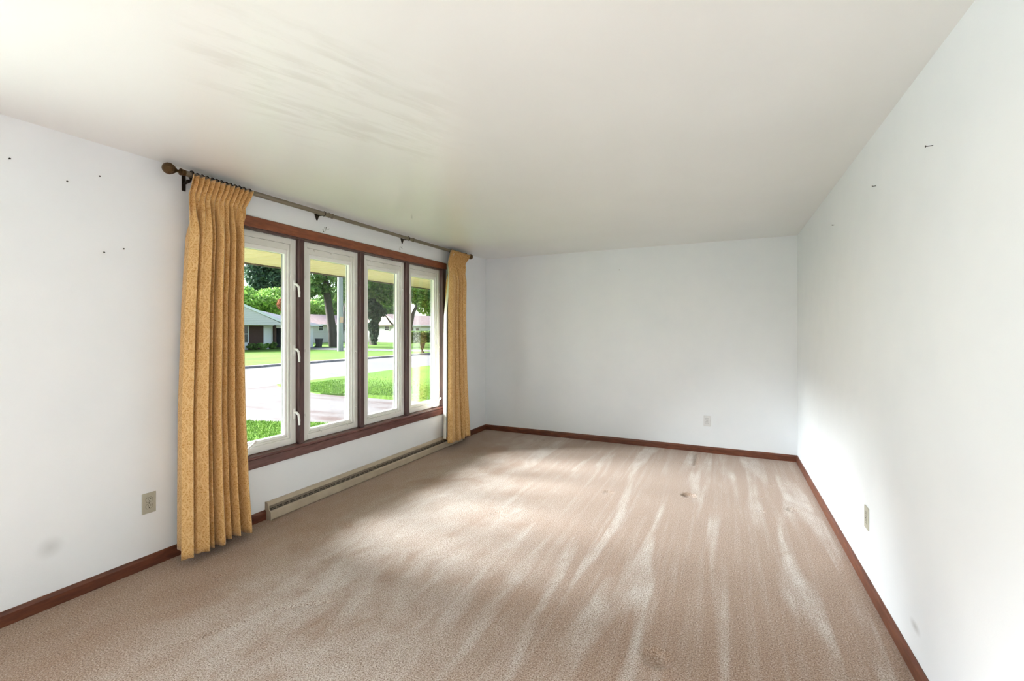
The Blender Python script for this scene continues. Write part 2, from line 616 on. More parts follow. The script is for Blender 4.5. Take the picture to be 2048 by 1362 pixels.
# baseboards: small colonial profile
BH, BT = .072, .013
def base_prof(sgn):
    return [(0, 0), (sgn * BT, 0), (sgn * BT, BH - .018), (sgn * (BT - .004), BH - .006), (sgn * .004, BH), (0, BH)]
tag(MB().extrude([(XL + a, z) for a, z in base_prof(1)], 'y', YB, 2.262).build('baseboard_left', M['wood']), 'dark stained wooden baseboard below the window wall outlet', kind='structure')
tag(MB().extrude([(XL + a, z) for a, z in base_prof(1)], 'y', 4.975, YF).build('baseboard_left_corner', M['wood']), 'short dark baseboard between the heater and the far corner', kind='structure')
tag(MB().extrude([(XR + a, z) for a, z in base_prof(-1)], 'y', YB, YF).build('baseboard_right', M['wood']), 'stained wooden baseboard along the right wall', kind='structure')
m = Mat('stained_wood_trim_cross', rough=.38, spec=.5)
n1 = m.noise(m.coord('Object', scale=(1.2, 6, 6)), 7, 5, .6, .4)
m.color(m.ramp(n1, [(.25, lin(72, 38, 26)), (.5, lin(104, 57, 38)), (.78, lin(132, 78, 52))]))
M['wood_x'] = m
tag(MB().extrude([(YF + a, z) for a, z in base_prof(-1)], 'x', XL + .001, XR - .001).build('baseboard_far', M['wood_x']), 'stained wooden baseboard along the far wall', kind='structure')

# ------------------------------------------------------------------ the four-part window
win = tag(empty('window_1', (XL, 3.25, WZ0)), 'wide four-light casement window with stained wood casing', kind='structure')
CY0, CY1 = 1.83, 4.672
# casing: stepped moulding, proud of the wall
hp = [(XL, 2.166), (XL + .012, 2.166), (XL + .016, 2.172), (XL + .016, 2.236), (XL + .010, 2.243), (XL, 2.243)]
MB().extrude(hp, 'y', CY0, CY1).build('head_casing', M['wood_head'], win)
hp2 = [(XL - .085, 2.150), (XL - .004, 2.150), (XL + .006, 2.158), (XL + .006, 2.166), (XL - .085, 2.166)]
MB().extrude(hp2, 'y', 1.905, 4.587).build('head_jamb', M['wood_v'], win)
for (a, bb) in ((1.83, 1.905), (4.590, 4.664)):
    MB().extrude([(XL - .16, a + .0), (XL + .010, a), (XL + .016, a + .006), (XL + .016, bb - .006), (XL + .010, bb), (XL - .16, bb)], 'z', .485, 2.1665).build('side_casing', M['wood_v'], win)
# stool (inner sill) + apron face
sp = [(XL - .10, .470), (XL - .10, .502), (XL - .034, .498), (XL + .022, .494), (XL + .026, .488), (XL + .026, .478), (XL + .018, .470)]
MB().extrude(sp, 'y', CY0, CY1).build('window_stool', M['wood_sill'], win)
ap = [(XL, .404), (XL + .014, .404), (XL + .018, .410), (XL + .018, .470), (XL, .470)]
MB().extrude(ap, 'y', CY0, CY1).build('apron', M['wood_sill'], win)
SASH = [(1.934 + .68 * k, 1.934 + .68 * k + .627) for k in range(4)]
for k in range(3):
    a, bb = SASH[k][1], SASH[k + 1][0]
    MB().extrude([(XL - .12, a), (XL - .004, a), (XL + .002, a + .005), (XL + .002, bb - .005), (XL - .004, bb), (XL - .12, bb)], 'z', .496, 2.152).build('mullion', M['wood_v'], win)


def ring_frame(mb, x0, x1, ya, yb, za, zb, l, r, bt, tp):
    """rectangular frame between outer (ya..yb, za..zb) with member widths l r bt tp"""
    mb.cbox((x0, ya, za), (x1, ya + l, zb), .003)
    mb.cbox((x0, yb - r, za), (x1, yb, zb), .003)
    mb.cbox((x0, ya + l - .002, za), (x1, yb - r + .002, za + bt), .003)
    mb.cbox((x0, ya + l - .002, zb - tp), (x1, yb - r + .002, zb), .003)
    return mb


SZ0, SZ1 = .500, 2.150
clip_b = MB()
clip_b.cbox((-.006, -.010, -.006), (.004, .010, .006), .002)
clip_b.tube([(0, 0, 0), (.008, .0, 0)], .0045, 10)
clip_b.cbox((.003, -.004, -.016), (.008, .004, .004), .0015)
clip_mesh = clip_b.mesh('screen_clip', M['vinyl'], True)
for k, (ya, yb) in enumerate(SASH):
    s = ring_frame(MB(), XL - .12, XL - .034, ya, yb, SZ0, SZ1, .056, .048, .050, .046).build('sash', M['vinyl'], win)
    tag(s, ['leftmost white casement sash half hidden by the left curtain', 'second white casement sash from the left', 'third white casement sash from the left', 'rightmost white casement sash with a crank handle'][k])
    # inner screen frame step (thin dark line + clips) and bead
    ring_frame(MB(), XL - .10, XL - .046, ya + .054, yb - .046, SZ0 + .048, SZ1 - .044, .030, .020, .018, .050).build('inner_frame', M['vinyl'], s)
    ring_frame(MB(), XL - .105, XL - .062, ya + .082, yb - .064, SZ0 + .064, SZ1 - .092, .030, .020, .020, .034).build('glazing_bead', M['bead'], s)
    g = .0015
    gk = ring_frame(MB(), XL - .088, XL - .0445, ya + .0535, yb - .0455, SZ0 + .0475, SZ1 - .0435, .003, .003, .003, .004)
    gk.build('gasket_line', M['gasket'], s)
    ring_frame(MB(), XL - .0955, XL - .0885, ya + .110, yb - .082, SZ0 + .082, SZ1 - .124, .004, .004, .003, .003).build('gasket', M['gasket'], s)
    MB().box((XL - .094, ya + .100, SZ0 + .076), (XL - .090, yb - .076, SZ1 - .118)).build('glass_pane', M['glass'], s)
    # small screen clips
    pts = [(yb - .024, 1.86), (yb - .024, 1.22), (yb - .024, .70)]
    if k in (1, 2):
        pts += [(ya + .13, 2.094), (ya + .31, 2.094), (yb - .10, 2.094), (ya + .20, .556), (yb - .13, .556), (ya + .03, 1.86), (ya + .03, 1.25), (ya + .03, .72)]
    for (cy, cz) in pts:
        place(clip_mesh, 'screen_clip', s, (XL - .032 if cz > .6 and cz < 2.0 else XL - .036, cy, cz))
# lock levers on the first sash and on the last one
def lever(parent, y, z, sgn, lean):
    mb = MB()
    mb.cbox((XL - .035, y - .013, z - .036), (XL - .026, y + .011, z + .050), .004)
    mb.tube([(XL - .030, y, z + .020), (XL - .012, y + .008 * sgn, z + .014), (XL - .002, y + .016 * sgn, z - .004), (XL + .001, y + .020 * sgn, z - .050), (XL + .001, y + .021 * sgn, z - .086)], [.010, .010, .009, .0085, .007], 8)
    mb.tube([(XL - .028, y, z + .036), (XL - .0245, y, z + .036)], .004, 8)
    return mb.build('lock_lever', M['bead'], parent, True)
sashes = [o for o in win.children if o.name.startswith('sash')]
for z in (1.77, 1.245, .735):
    lever(sashes[0], SASH[0][1] - .018, z, 1, 0)
for z in (1.90, 1.22):
    lever(sashes[3], SASH[3][0] + .020, z, -1, 0)
def crank(parent, y, sgn):
    mb = MB()
    mb.cbox((XL - .04, y - .055, .503), (XL - .012, y + .05, .524), .006)
    mb.lathe([(0, .017), (.012, .015), (.020, .010)], (XL - .024, y + .012, .520), (.1, 0, 1), 14)
    mb.tube([(XL - .022, y + .012, .537), (XL - .012, y + .03 * sgn, .552), (XL - .006, y + .062 * sgn, .578), (XL - .004, y + .078 * sgn, .590)], [.008, .0075, .007, .007], 8)
    mb.lathe([(0, .007), (.006, .011), (.018, .012), (.026, .007)], (XL - .004, y + .074 * sgn, .584), (.1, .5 * sgn, .6), 12)
    return mb.build('crank_handle', M['bead'], parent, True)
crank(sashes[3], SASH[3][1] - .115, 1)
crank(sashes[0], SASH[0][0] + .17, 1)

# frame of the added, unseen fill window (beside and behind the viewer)
w2 = tag(empty('added_fill_window', (XL, RW[0], RW[2])), 'unseen window added for the fill light, behind the viewer', kind='structure')
mb = MB()
mb.cbox((XL, RW[0] - .07, RW[2] - .07), (XL + .016, RW[0], RW[3] + .07)).cbox((XL, RW[1], RW[2] - .07), (XL + .016, RW[1] + .07, RW[3] + .07))
mb.cbox((XL, RW[0], RW[2] - .07), (XL + .016, RW[1], RW[2])).cbox((XL, RW[0], RW[3]), (XL + .016, RW[1], RW[3] + .07))
mb.build('casing', M['wood'], w2)
for ym in (-1.43, -.57):
    MB().cbox((XL - .1, ym - .03, RW[2]), (XL - .02, ym + .03, RW[3])).build('mullion', M['wood_v'], w2)

# ------------------------------------------------------------------ curtain rod
ROD_DX, ROD_Z = .085, 2.388
rx = XL + ROD_DX
rod = tag(empty('curtain_rod', (rx, 3.3, ROD_Z)), 'taupe telescoping curtain rod with fluted acorn finials above the window', 'curtain rod')
MB().tube([(rx, 1.66, ROD_Z), (rx, 2.79, ROD_Z)], .0175, 20).build('rod_section', M['rod'], rod, True)
MB().tube([(rx, 2.79, ROD_Z), (rx, 3.93, ROD_Z)], .0165, 20).build('rod_section', M['rod'], rod, True)
MB().tube([(rx, 3.93, ROD_Z), (rx, 5.06, ROD_Z)], .0175, 20).build('rod_section', M['rod'], rod, True)
for y in (2.78, 2.815, 3.92):
    MB().lathe([(0, .0178), (.002, .0215), (.012, .0215), (.014, .0178)], (rx, y, ROD_Z), (0, 1, 0), 20).build('collar', M['rod'], rod, True)
fl = lambda i, a: 1 + .035 * math.cos(18 * a)
for (y, d, nm) in ((1.662, -1, 'l'), (5.045, 1, 'r')):
    f = MB()
    f.lathe([(0, .019), (.018, .019), (.020, .021), (.026, .021), (.028, .012), (.038, .009), (.046, .010), (.058, .020), (.068, .027), (.072, .029), (.077, .0285)], (rx, y, ROD_Z), (0, d, 0), 32)
    fo = f.build('finial', M['brass'], rod, True)
    g = MB()
    prof = [(.077, .029), (.080, .0325), (.086, .0335), (.096, .0325), (.106, .029), (.114, .0235), (.120, .016), (.124, .007)]
    g.lathe(prof, (rx, y, ROD_Z), (0, d, 0), 144, flute=fl)
    g.build('fluted_cup', M['brass'], fo, True)
# end brackets: ring round the rod, arm back to the wall, knob
for y in (1.700, 5.005):
    mb = MB()
    mb.torus((rx, y, ROD_Z), (0, 1, 0), .0235, .0048, 24, 8)
    mb.tube([(rx, y, ROD_Z - .024), (rx - .02, y, ROD_Z - .040), (XL + .006, y, ROD_Z - .044)], .007, 8)
    mb.cbox((XL, y - .012, ROD_Z - .09), (XL + .006, y + .012, ROD_Z + .01), .002)
    mb.lathe([(0, .006), (.004, .010), (.012, .011), (.020, .007)], (rx - .012, y - .006, ROD_Z - .038), (.3, -.8, -.4), 12)
    mb.build('bracket', M['dark_metal'], rod, True)
# centre brackets with pointed plates
for y in (2.735, 3.845):
    mb = MB()
    mb.extrude([(y - .026, ROD_Z + .006), (y + .026, ROD_Z + .006), (y + .004, ROD_Z - .046), (y - .004, ROD_Z - .046)], 'x', XL, XL + .006)
    mb.tube([(XL + .004, y, ROD_Z - .006), (rx - .012, y, ROD_Z - .010), (rx, y, ROD_Z - .014)], .006, 8)
    mb.torus((rx, y, ROD_Z), (0, 1, 0), .0195, .0030, 20, 6)
    mb.build('bracket', M['dark_metal'], rod, True)

# ------------------------------------------------------------------ curtains
def catmull(xs_, ys_, q):
    xs_, ys_ = np.array(xs_, float), np.array(ys_, float)
    q = np.clip(q, xs_[0], xs_[-1])
    i = np.clip(np.searchsorted(xs_, q) - 1, 0, len(xs_) - 2)
    h_ = xs_[i + 1] - xs_[i]
    t_ = (q - xs_[i]) / h_
    sl_ = np.gradient(ys_, xs_)
    h00 = 2 * t_ ** 3 - 3 * t_ ** 2 + 1
    h10 = t_ ** 3 - 2 * t_ ** 2 + t_
    h01 = -2 * t_ ** 3 + 3 * t_ ** 2
    h11 = t_ ** 3 - t_ ** 2
    return h00 * ys_[i] + h10 * h_ * sl_[i] + h01 * ys_[i + 1] + h11 * h_ * sl_[i + 1]


def smooth(a, b_, q):
    t_ = np.clip((q - a) / (b_ - a), 0, 1)
    return t_ * t_ * (3 - 2 * t_)


def curtain(name, label, keys_y0, keys_y1, folds, npleat, ztop, zbot, seed, zb_slope, lining_wrap, push):
    """keys_y*: (z, y) of the two edges. folds: list of (s, y_shift, depth) control points of the body cross-section"""
    wide = []                                                     # valleys get a floor of their own width
    for f in folds:
        if f[2] < -.015 and .05 < f[0] < .95:
            wide += [(f[0] - .009, f[1] - .010, f[2]), (f[0] + .009, f[1] + .012, f[2])]
        else:
            wide.append(f)
    folds = wide
    NS, NT = 360, 90
    s_ = np.linspace(0, 1, NS)
    tt = np.concatenate([np.linspace(0, .16, 34, endpoint=False), np.linspace(.16, 1, NT - 34)])
    fs = [f[0] for f in folds]
    fy = [f[1] for f in folds]
    fd = [f[2] for f in folds]
    body_y = catmull(fs, fy, s_)
    body_d = catmull(fs, fd, s_)
    body_d = np.where(body_d < 0, body_d * 1.9, body_d)
    ph = s_ * npleat
    pleat = (np.abs(((ph + .5) % 1.0) - .5) * 2)                  # 0 at pleat, 1 between
    top_d = .040 * (1 - pleat) ** 1.6 - .008
    top_y = s_ + .008 * np.sin(2 * np.pi * ph)
    bell = np.sin(2 * np.pi * (s_ * 2.3 + .2)) * .01
    P = np.zeros((NT, NS, 3))
    for k, t_ in enumerate(tt):
        zed = ztop + (zbot - ztop) * t_
        y0 = float(np.interp(-zed, [-q[0] for q in keys_y0], [q[1] for q in keys_y0]))
        y1 = float(np.interp(-zed, [-q[0] for q in keys_y1], [q[1] for q in keys_y1]))
        w = float(smooth(.045, .17, t_))
        pin = math.exp(-((t_ - .052) / .02) ** 2)                # pinched line below the heading
        d = (1 - w) * top_d * (1 - .55 * pin) + w * (body_d * (1.75 + .35 * t_) + .003)
        yy = (1 - w) * top_y + w * body_y
        d = d + bell * w * t_ + .003 * np.sin(9 * s_ + 5 * t_ + seed) * w
        base = ROD_DX + .028 + push * t_
        zz = zed + (zb_slope * (s_ - .5) + .006 * np.sin(11 * s_)) * smooth(.85, 1, t_)
        if k == 0:
            zz = zz + .006 * (1 - pleat)
        P[k, :, 0] = np.maximum(XL + base + d, XL + .022)
        P[k, :, 1] = y0 + (y1 - y0) * yy
        P[k, :, 2] = zz
    k0 = NT // 2
    arc = np.concatenate([[0], np.cumsum(np.hypot(np.diff(P[k0, :, 0]), np.diff(P[k0, :, 1])))])
    me = bpy.data.meshes.new('drape')
    idx = np.arange(NS * (NT - 1)).reshape(NT - 1, NS)[:, :-1].reshape(-1)
    fcs = np.stack([idx, idx + NS, idx + NS + 1, idx + 1], -1)
    me.from_pydata(P.reshape(-1, 3).tolist(), [], fcs.tolist())
    uvl = me.uv_layers.new(name='UVMap')
    vi = np.zeros(len(me.loops), dtype=np.int32)
    me.loops.foreach_get('vertex_index', vi)
    U = np.tile(arc, (NT, 1)).reshape(-1)
    V = np.repeat(ztop + (zbot - ztop) * tt, NS)
    uvl.data.foreach_set('uv', np.stack([U[vi], V[vi]], -1).reshape(-1))
    me.polygons.foreach_set('use_smooth', [True] * len(me.polygons))
    me.materials.append(M['damask'].m)
    root = tag(empty(name, (XL + ROD_DX, (P[-1, 0, 1] + P[-1, -1, 1]) / 2, zbot)), label, 'curtain', 'pair of gold curtains')
    o = bpy.data.objects.new('drape', me)
    col.objects.link(o)
    o.parent = root
    o.matrix_parent_inverse = Matrix.Translation(-root.location)
    sd = o.modifiers.new('thickness', 'SOLIDIFY')
    sd.thickness = .003
    sd.offset = -1
    # lining: a calmer cloth behind the drape
    Q = P[::2, ::3].copy()
    m0 = Q[:, :, 0].mean(axis=1, keepdims=True)
    Q[:, :, 0] = m0 - .055 + .012 * np.sin(np.linspace(0, 9, Q.shape[1]))[None, :]
    Q[:, :, 0] = np.maximum(Q[:, :, 0], XL + .02)
    Q[:, :, 2] = np.minimum(Q[:, :, 2] + .0, ztop - .03)
    Q[:, :, 2] = np.maximum(Q[:, :, 2], zbot + .055)
    wv = np.linspace(0, 1, Q.shape[1])[None, :]
    yc = Q[:, :, 1].mean(axis=1, keepdims=True)
    if lining_wrap > 0:
        Q[:, 0, 1] -= lining_wrap
        Q[:, 1, 1] -= lining_wrap * .9
        Q[:, 2, 1] -= lining_wrap * .6
        Q[:, 0, 0] = P[::2, 0, 0] - .012
        Q[:, :, 1] += .075 * smooth(1.55, 2.15, Q[:, :, 2])
    else:
        Q[:, :, 1] = yc + .03 + (Q[:, :, 1] - yc) * .62
    me2 = bpy.data.meshes.new('lining')
    a, c_ = Q.shape[:2]
    idx = np.arange(c_ * (a - 1)).reshape(a - 1, c_)[:, :-1].reshape(-1)
    me2.from_pydata(Q.reshape(-1, 3).tolist(), [], np.stack([idx, idx + c_, idx + c_ + 1, idx + 1], -1).tolist())
    me2.polygons.foreach_set('use_smooth', [True] * len(me2.polygons))
    me2.materials.append(M['lining'].m)
    o2 = bpy.data.objects.new('lining', me2)
    col.objects.link(o2)
    o2.parent = root
    o2.matrix_parent_inverse = Matrix.Translation(-root.location)
    tag(o2, 'white curtain lining')
    return root, P


foldsL = [(0, .00, .028), (.06, .05, .036), (.125, .125, .034), (.165, .150, -.022), (.21, .165, .026), (.28, .24, .040), (.345, .325, .034),
          (.385, .350, -.030), (.425, .375, .018), (.455, .405, .020), (.480, .425, -.036), (.52, .455, .034), (.57, .53, .040), (.605, .575, .012),
          (.63, .60, .030), (.665, .635, .026), (.695, .655, -.032), (.735, .70, .030), (.775, .745, .028), (.81, .775, -.036),
          (.85, .82, -.010), (.885, .855, .034), (.925, .91, .030), (.96, .95, -.004), (1, 1.0, -.020)]
curtain('gold_curtain', 'gold damask curtain panel at the near left end of the rod', [(2.4, 1.688), (2.2, 1.655), (1.6, 1.615), (.9, 1.585), (.05, 1.570)],
        [(2.4, 2.080), (2.25, 2.025), (1.6, 2.010), (.9, 2.012), (.4, 2.030), (.05, 2.055)], foldsL, 12, 2.376, .055, 2, .0, 0, .030)
foldsR = [(0, .00, .016), (.05, .03, .036), (.13, .12, .044), (.20, .22, .034), (.25, .28, -.022), (.30, .32, .026), (.37, .40, .036), (.43, .47, .020),
          (.47, .50, -.028), (.52, .54, .028), (.58, .60, .032), (.625, .64, -.018), (.66, .67, .022), (.73, .74, .040), (.81, .83, .036), (.86, .88, -.008),
          (.90, .91, .018), (.95, .955, .024), (1, 1.0, .000)]
curtain('gold_curtain', 'gold damask curtain panel at the far right end of the rod', [(2.4, 4.620), (2.2, 4.530), (1.6, 4.490), (.9, 4.470), (.1, 4.450)],
        [(2.4, 5.040), (2.25, 4.930), (1.6, 4.895), (.8, 4.915), (.1, 4.975)], foldsR, 11, 2.388, .095, 5, .0, .012, .020)
# drapery rings sliding on the rod
ORD = ['first', 'second', 'third', 'fourth', 'fifth', 'sixth', 'seventh', 'eighth', 'ninth', 'tenth', 'eleventh', 'last']
ringb = MB()
ringb.torus((0, 0, 0), (0, 1, .12), .0235, .0028, 20, 6)
ringb.torus((0.0, 0, -.0275), (1, 0, 0), .0045, .0014, 10, 5)
ring_mesh = ringb.mesh('curtain_ring', M['dark_metal'], True)
for k in range(12):
    y = 1.735 + .335 * k / 11 + (.012 if k == 11 else 0)
    tag(place(ring_mesh, 'curtain_ring', None, (rx, y, ROD_Z - .003)), f'{ORD[k]} dark metal ring from the left finial, holding the near left curtain', 'curtain ring', 'rings of the left curtain')
for k in range(10):
    y = 4.66 + .33 * k / 9
    tag(place(ring_mesh, 'curtain_ring', None, (rx, y, ROD_Z - .003)), f'{ORD[k]} dark metal ring from the window side, holding the far right curtain', 'curtain ring', 'rings of the right curtain')

# ------------------------------------------------------------------ baseboard heater
HY0, HY1 = 2.262, 4.975
ht = tag(empty('baseboard_heater', (XL, HY0, 0)), 'long beige electric baseboard heater with slotted vents under the window', 'heater')
top = [(0, .098), (0, .127), (.020, .127), (.026, .123), (.035, .104), (.033, .099), (.022, .112), (.008, .112), (.008, .098)]
MB().extrude([(XL + a, z) for a, z in top], 'y', HY0 + .004, HY1 - .004).build('top_cover', M['heater'], ht)
mid = [(.006, .02), (.006, .108), (.031, .106), (.046, .066), (.052, .062), (.052, .02)]
MB().extrude([(XL + a, z) for a, z in mid], 'y', HY0 + .004, HY1 - .004).build('vent_channel', M['heater_dark'], ht)
frt = [(.046, .066), (.052, .064), (.060, .058), (.064, .010), (.062, .004), (.050, .004), (.050, .060)]
MB().extrude([(XL + a, z) for a, z in frt], 'y', HY0 + .004, HY1 - .004).build('front_panel', M['heater'], ht)
capp = [(0, .002), (0, .130), (.022, .130), (.030, .125), (.040, .103), (.042, .080), (.052, .071), (.064, .062), (.068, .002)]
for (a, bb) in ((HY0, HY0 + .006), (HY1 - .006, HY1)):
    MB().extrude([(XL + x_, z) for x_, z in capp], 'y', a, bb).build('end_cap', M['heater'], ht)
sb = MB()
for dz, dx in ((.0825, .0408), (.0735, .0442)):
    sb.box((dx - .004, -.0215, dz - .0022), (dx + .0012, .0215, dz + .0022))
slot_mesh = sb.mesh('vent_slot', M['slot'])
n_s = 47
for k in range(n_s):
    place(slot_mesh, 'vent_slot', ht, (XL, HY0 + .034 + (HY1 - HY0 - .068) * k / (n_s - 1), 0))

# ------------------------------------------------------------------ outlets
def outlet(loc, ax, label, mat):
    """ax: 'x+' plate faces +x, 'x-' faces -x, 'y-' faces -y"""
    root = tag(empty('wall_outlet', loc), label, 'outlet', 'duplex wall outlets')
    def T(d, u, v):
        if ax == 'x+':
            return (loc[0] + d, loc[1] + u, loc[2] + v)
        if ax == 'x-':
            return (loc[0] - d, loc[1] - u, loc[2] + v)
        return (loc[0] + u, loc[1] - d, loc[2] + v)
    def slab(u0, u1, v0, v1, d0, d1, c=.0015):
        a, b_ = T(d0, u0, v0), T(d1, u1, v1)
        return (tuple(min(a[i], b_[i]) for i in range(3)), tuple(max(a[i], b_[i]) for i in range(3)), c)
    MB().cbox(*slab(-.0365, .0365, -.061, .061, 0, .006, .0025)).build('cover_plate', mat, root)
    for v in (.0195, -.0195):
        pr = []
        for j in range(24):
            a = 2 * math.pi * j / 24
            pr.append((.0172 * math.cos(a), max(-.0135, min(.0135, .0172 * math.sin(a)))))
        mb = MB()
        vs_ = [T(.004, u, v + w_) for u, w_ in pr] + [T(.0078, u * .97, v + w_ * .97) for u, w_ in pr]
        mb.add(vs_, [(j, (j + 1) % 24, 24 + (j + 1) % 24, 24 + j) for j in range(24)] + [tuple(range(24, 48))])
        f = mb.build('receptacle', mat, root)
        gr = MB()
        vs_ = [T(.0061, u * 1.08, v + w_ * 1.08) for u, w_ in pr] + [T(.0061, u, v + w_) for u, w_ in pr]
        gr.add(vs_, [(j, (j + 1) % 24, 24 + (j + 1) % 24, 24 + j) for j in range(24)])
        gr.build('rim_gap', M['slot'], f)
        for (u, w_) in ((-.0065, .0095), (.0065, .0078)):
            MB().box(*slab(u - .0012, u + .0012, v + .0035 - w_ / 2 + .0015, v + .0035 + w_ / 2 + .0015, .0070, .0081)[:2]).build('blade_slot', M['slot'], f)
        mb = MB()
        pp = [(.0028 * math.cos(2 * math.pi * j / 12), .0028 * math.sin(2 * math.pi * j / 12)) for j in range(12)]
        vs_ = [T(.0070, u, v - .0078 + w_) for u, w_ in pp] + [T(.0081, u, v - .0078 + w_) for u, w_ in pp]
        mb.add(vs_, [(j, (j + 1) % 12, 12 + (j + 1) % 12, 12 + j) for j in range(12)] + [tuple(range(12, 24))])
        mb.build('ground_hole', M['slot'], f)
    mb = MB()
    pp = [(.0030 * math.cos(2 * math.pi * j / 12), .0030 * math.sin(2 * math.pi * j / 12)) for j in range(12)]
    vs_ = [T(.005, *q) for q in pp] + [T(.0074, q[0] * .8, q[1] * .8) for q in pp]
    mb.add(vs_, [(j, (j + 1) % 12, 12 + (j + 1) % 12, 12 + j) for j in range(12)] + [tuple(range(12, 24))])
    mb.build('screw', M['iron'], root)
    return root
outlet((XL, 1.509, .383), 'x+', 'putty-coloured duplex outlet low on the window wall left of the near curtain', M['plate'])
outlet((XR, 3.068, .385), 'x-', 'putty-coloured duplex outlet low on the long right wall', M['plate'])
outlet((-.189, YF, .367), 'y-', 'white duplex outlet low on the far end wall', M['plate_w'])

# ------------------------------------------------------------------ small things left on the walls
def nail(p, nrm, label, long=.012):
    n_ = Vector(nrm)
    mb = MB()
    mb.tube([Vector(p) - n_ * .004, Vector(p) + n_ * long], .0016, 8)
    mb.lathe([(0, .0016), (.001, .0042), (.0025, .0040)], Vector(p) + n_ * long, n_, 10)
    tag(mb.build('picture_nail', M['iron'], None, True), label, 'nail', 'nails left in the walls')
nail((XL, .927, 2.235), (1, 0, 0), 'nail high on the window wall at its leftmost visible end')
nail((XL, 1.273, 2.259), (1, 0, 0), 'nail near the ceiling on the window wall left of the finial', .006)
nail((XL, 1.138, 2.190), (1, 0, 0), 'nail on the window wall between two other high nails', .006)
nail((XL, 1.383, 1.878), (1, 0, 0), 'nail on the window wall left of the curtain, upper right of a close pair', .006)
nail((XL, 1.293, 1.844), (1, 0, 0), 'nail on the window wall left of the curtain, lower left of a close pair', .006)
nail((XR, 2.204, 2.104), (-1, 0, 0), 'largest nail high on the right wall nearest the viewer', .020)
nail((XR, 2.909, 2.158), (-1, 0, 0), 'middle nail of the three high on the right wall', .014)
nail((XR, 3.902, 2.168), (-1, 0, 0), 'nail high on the right wall nearest the far corner', .010)
nail((-1.198, YF, 2.178), (0, -1, 0), 'single nail high on the far end wall', .012)
# paint chips where old brackets were torn off (parts of the wall)
rg = random.Random(8)
for (cy, cz, kk) in ((2.834, 2.281, 1.0), (3.822, 2.286, .9)):
    mb = MB()
    for j in range(16):
        u = rg.uniform(-.035, .045)
        w_ = rg.gauss(0, .006) + .02 * (u > -.02) - .008
        if j > 11:
            u, w_ = rg.uniform(-.03, .0), rg.uniform(-.035, 0)
        r_ = rg.uniform(.002, .006) * kk
        pts = [(XL + .0008, cy + u * kk + r_ * rg.uniform(.5, 1.3) * math.cos(a), cz + w_ * kk + r_ * rg.uniform(.4, .9) * math.sin(a)) for a in [2 * math.pi * q / 7 for q in range(7)]]
        pts2 = [(XL - .001, q[1], q[2]) for q in pts]
        mb.add(pts + pts2, [tuple(range(7))] + [(q, (q + 1) % 7, 7 + (q + 1) % 7, 7 + q) for q in range(7)])
    mb.build('paint_chip', M['chip'], wall_left)
# white cord cleat on the wall at the edge of the left curtain
ck = tag(empty('cord_cleat', (XL, 1.690, .625)), 'small white cord cleat on the wall at the edge of the left curtain', 'cleat')
MB().cbox((XL, 1.677, .608), (XL + .005, 1.703, .644), .003).build('plate', M['bead'], ck)
MB().lathe([(0, .008), (.014, .007), (.020, .012), (.030, .013), (.035, .008)], (XL + .004, 1.689, .628), (1, 0, 0), 14).build('knob', M['bead'], ck, True)

# ================================================================== outside
GZ = -.45
def flat_mat(name, a, b_, scale, bump=0.0, rough=.9, stretch=(1, 1, 1)):
    m = Mat(name, rough=rough, spec=.2)
    n_ = m.noise(m.geo(scale=stretch), scale, 6, .6)
    m.color(m.ramp(n_, [(.32, a), (.68, b_)]))
    if bump:
        m.bump(m.noise(m.geo(scale=stretch), scale * 6, 3), bump, .02)
    return m
m = Mat('lawn_grass', rough=.9, spec=.15)
n1 = m.noise(m.geo(), .55, 4, .6)
n2 = m.noise(m.geo(scale=(1, 1, 1)), 14, 4, .7)
c = m.ramp(n1, [(.3, lin(82, 116, 38)), (.7, lin(110, 142, 50))])
c = m.mix(m.ramp(n2, [(.35, (.8,) * 3), (.6, (0,) * 3)]), c, lin(58, 82, 30))
m.color(c)
m.bump(n2, .6, .05)
M['grass'] = m
M['blade'] = flat_mat('grass_blades', lin(76, 112, 34), lin(122, 152, 58), 9)
m = Mat('pale_concrete', rough=.85, spec=.2)
n1 = m.noise(m.geo(scale=(.25, 1, 1)), 1.6, 6, .65)
n2 = m.noise(m.geo(), 22, 4, .6)
c = m.ramp(n1, [(.3, lin(98, 95, 93)), (.7, lin(114, 111, 109))])
c = m.mix(m.math('MULTIPLY', n2, .3), c, lin(104, 98, 94))
vo = m.n.new('ShaderNodeTexVoronoi')
vo.feature = 'DISTANCE_TO_EDGE'
vo.inputs['Scale'].default_value = .22
wv = m.n.new('ShaderNodeVectorMath')
wv.operation = 'MULTIPLY_ADD'
nw = m.n.new('ShaderNodeTexNoise')
nw.inputs['Scale'].default_value = 1.1
m.L(m.geo(), nw.inputs['Vector'])
m.L(nw.outputs['Color'], wv.inputs[0])
wv.inputs[1].default_value = (.9, .9, 0)
m.L(m.geo(), wv.inputs[2])
m.L(wv.outputs[0], vo.inputs['Vector'])
c = m.mix(m.ramp(vo.outputs['Distance'], [(.0, (.75,) * 3), (.012, (0,) * 3)]), c, lin(70, 66, 64))
m.color(c)
M['street'] = m
m = Mat('stained_driveway', rough=.85, spec=.2)
n1 = m.noise(m.geo(scale=(.35, 1.1, 1)), 1.2, 6, .65)
c = m.ramp(n1, [(.34, lin(84, 68, 63)), (.48, lin(100, 93, 90)), (.7, lin(111, 106, 104))])
m.color(c)
M['drive'] = m
M['kerb'] = flat_mat('kerb_concrete', lin(120, 112, 110), lin(160, 152, 148), 5)
M['soil'] = flat_mat('soil_edge', lin(112, 92, 58), lin(150, 128, 92), 18)
M['soffit'] = flat_mat('tan_soffit', lin(186, 160, 126), lin(196, 172, 138), 2, rough=.6)
M['fascia'] = Mat('brown_fascia', rough=.6, col=lin(70, 54, 38))
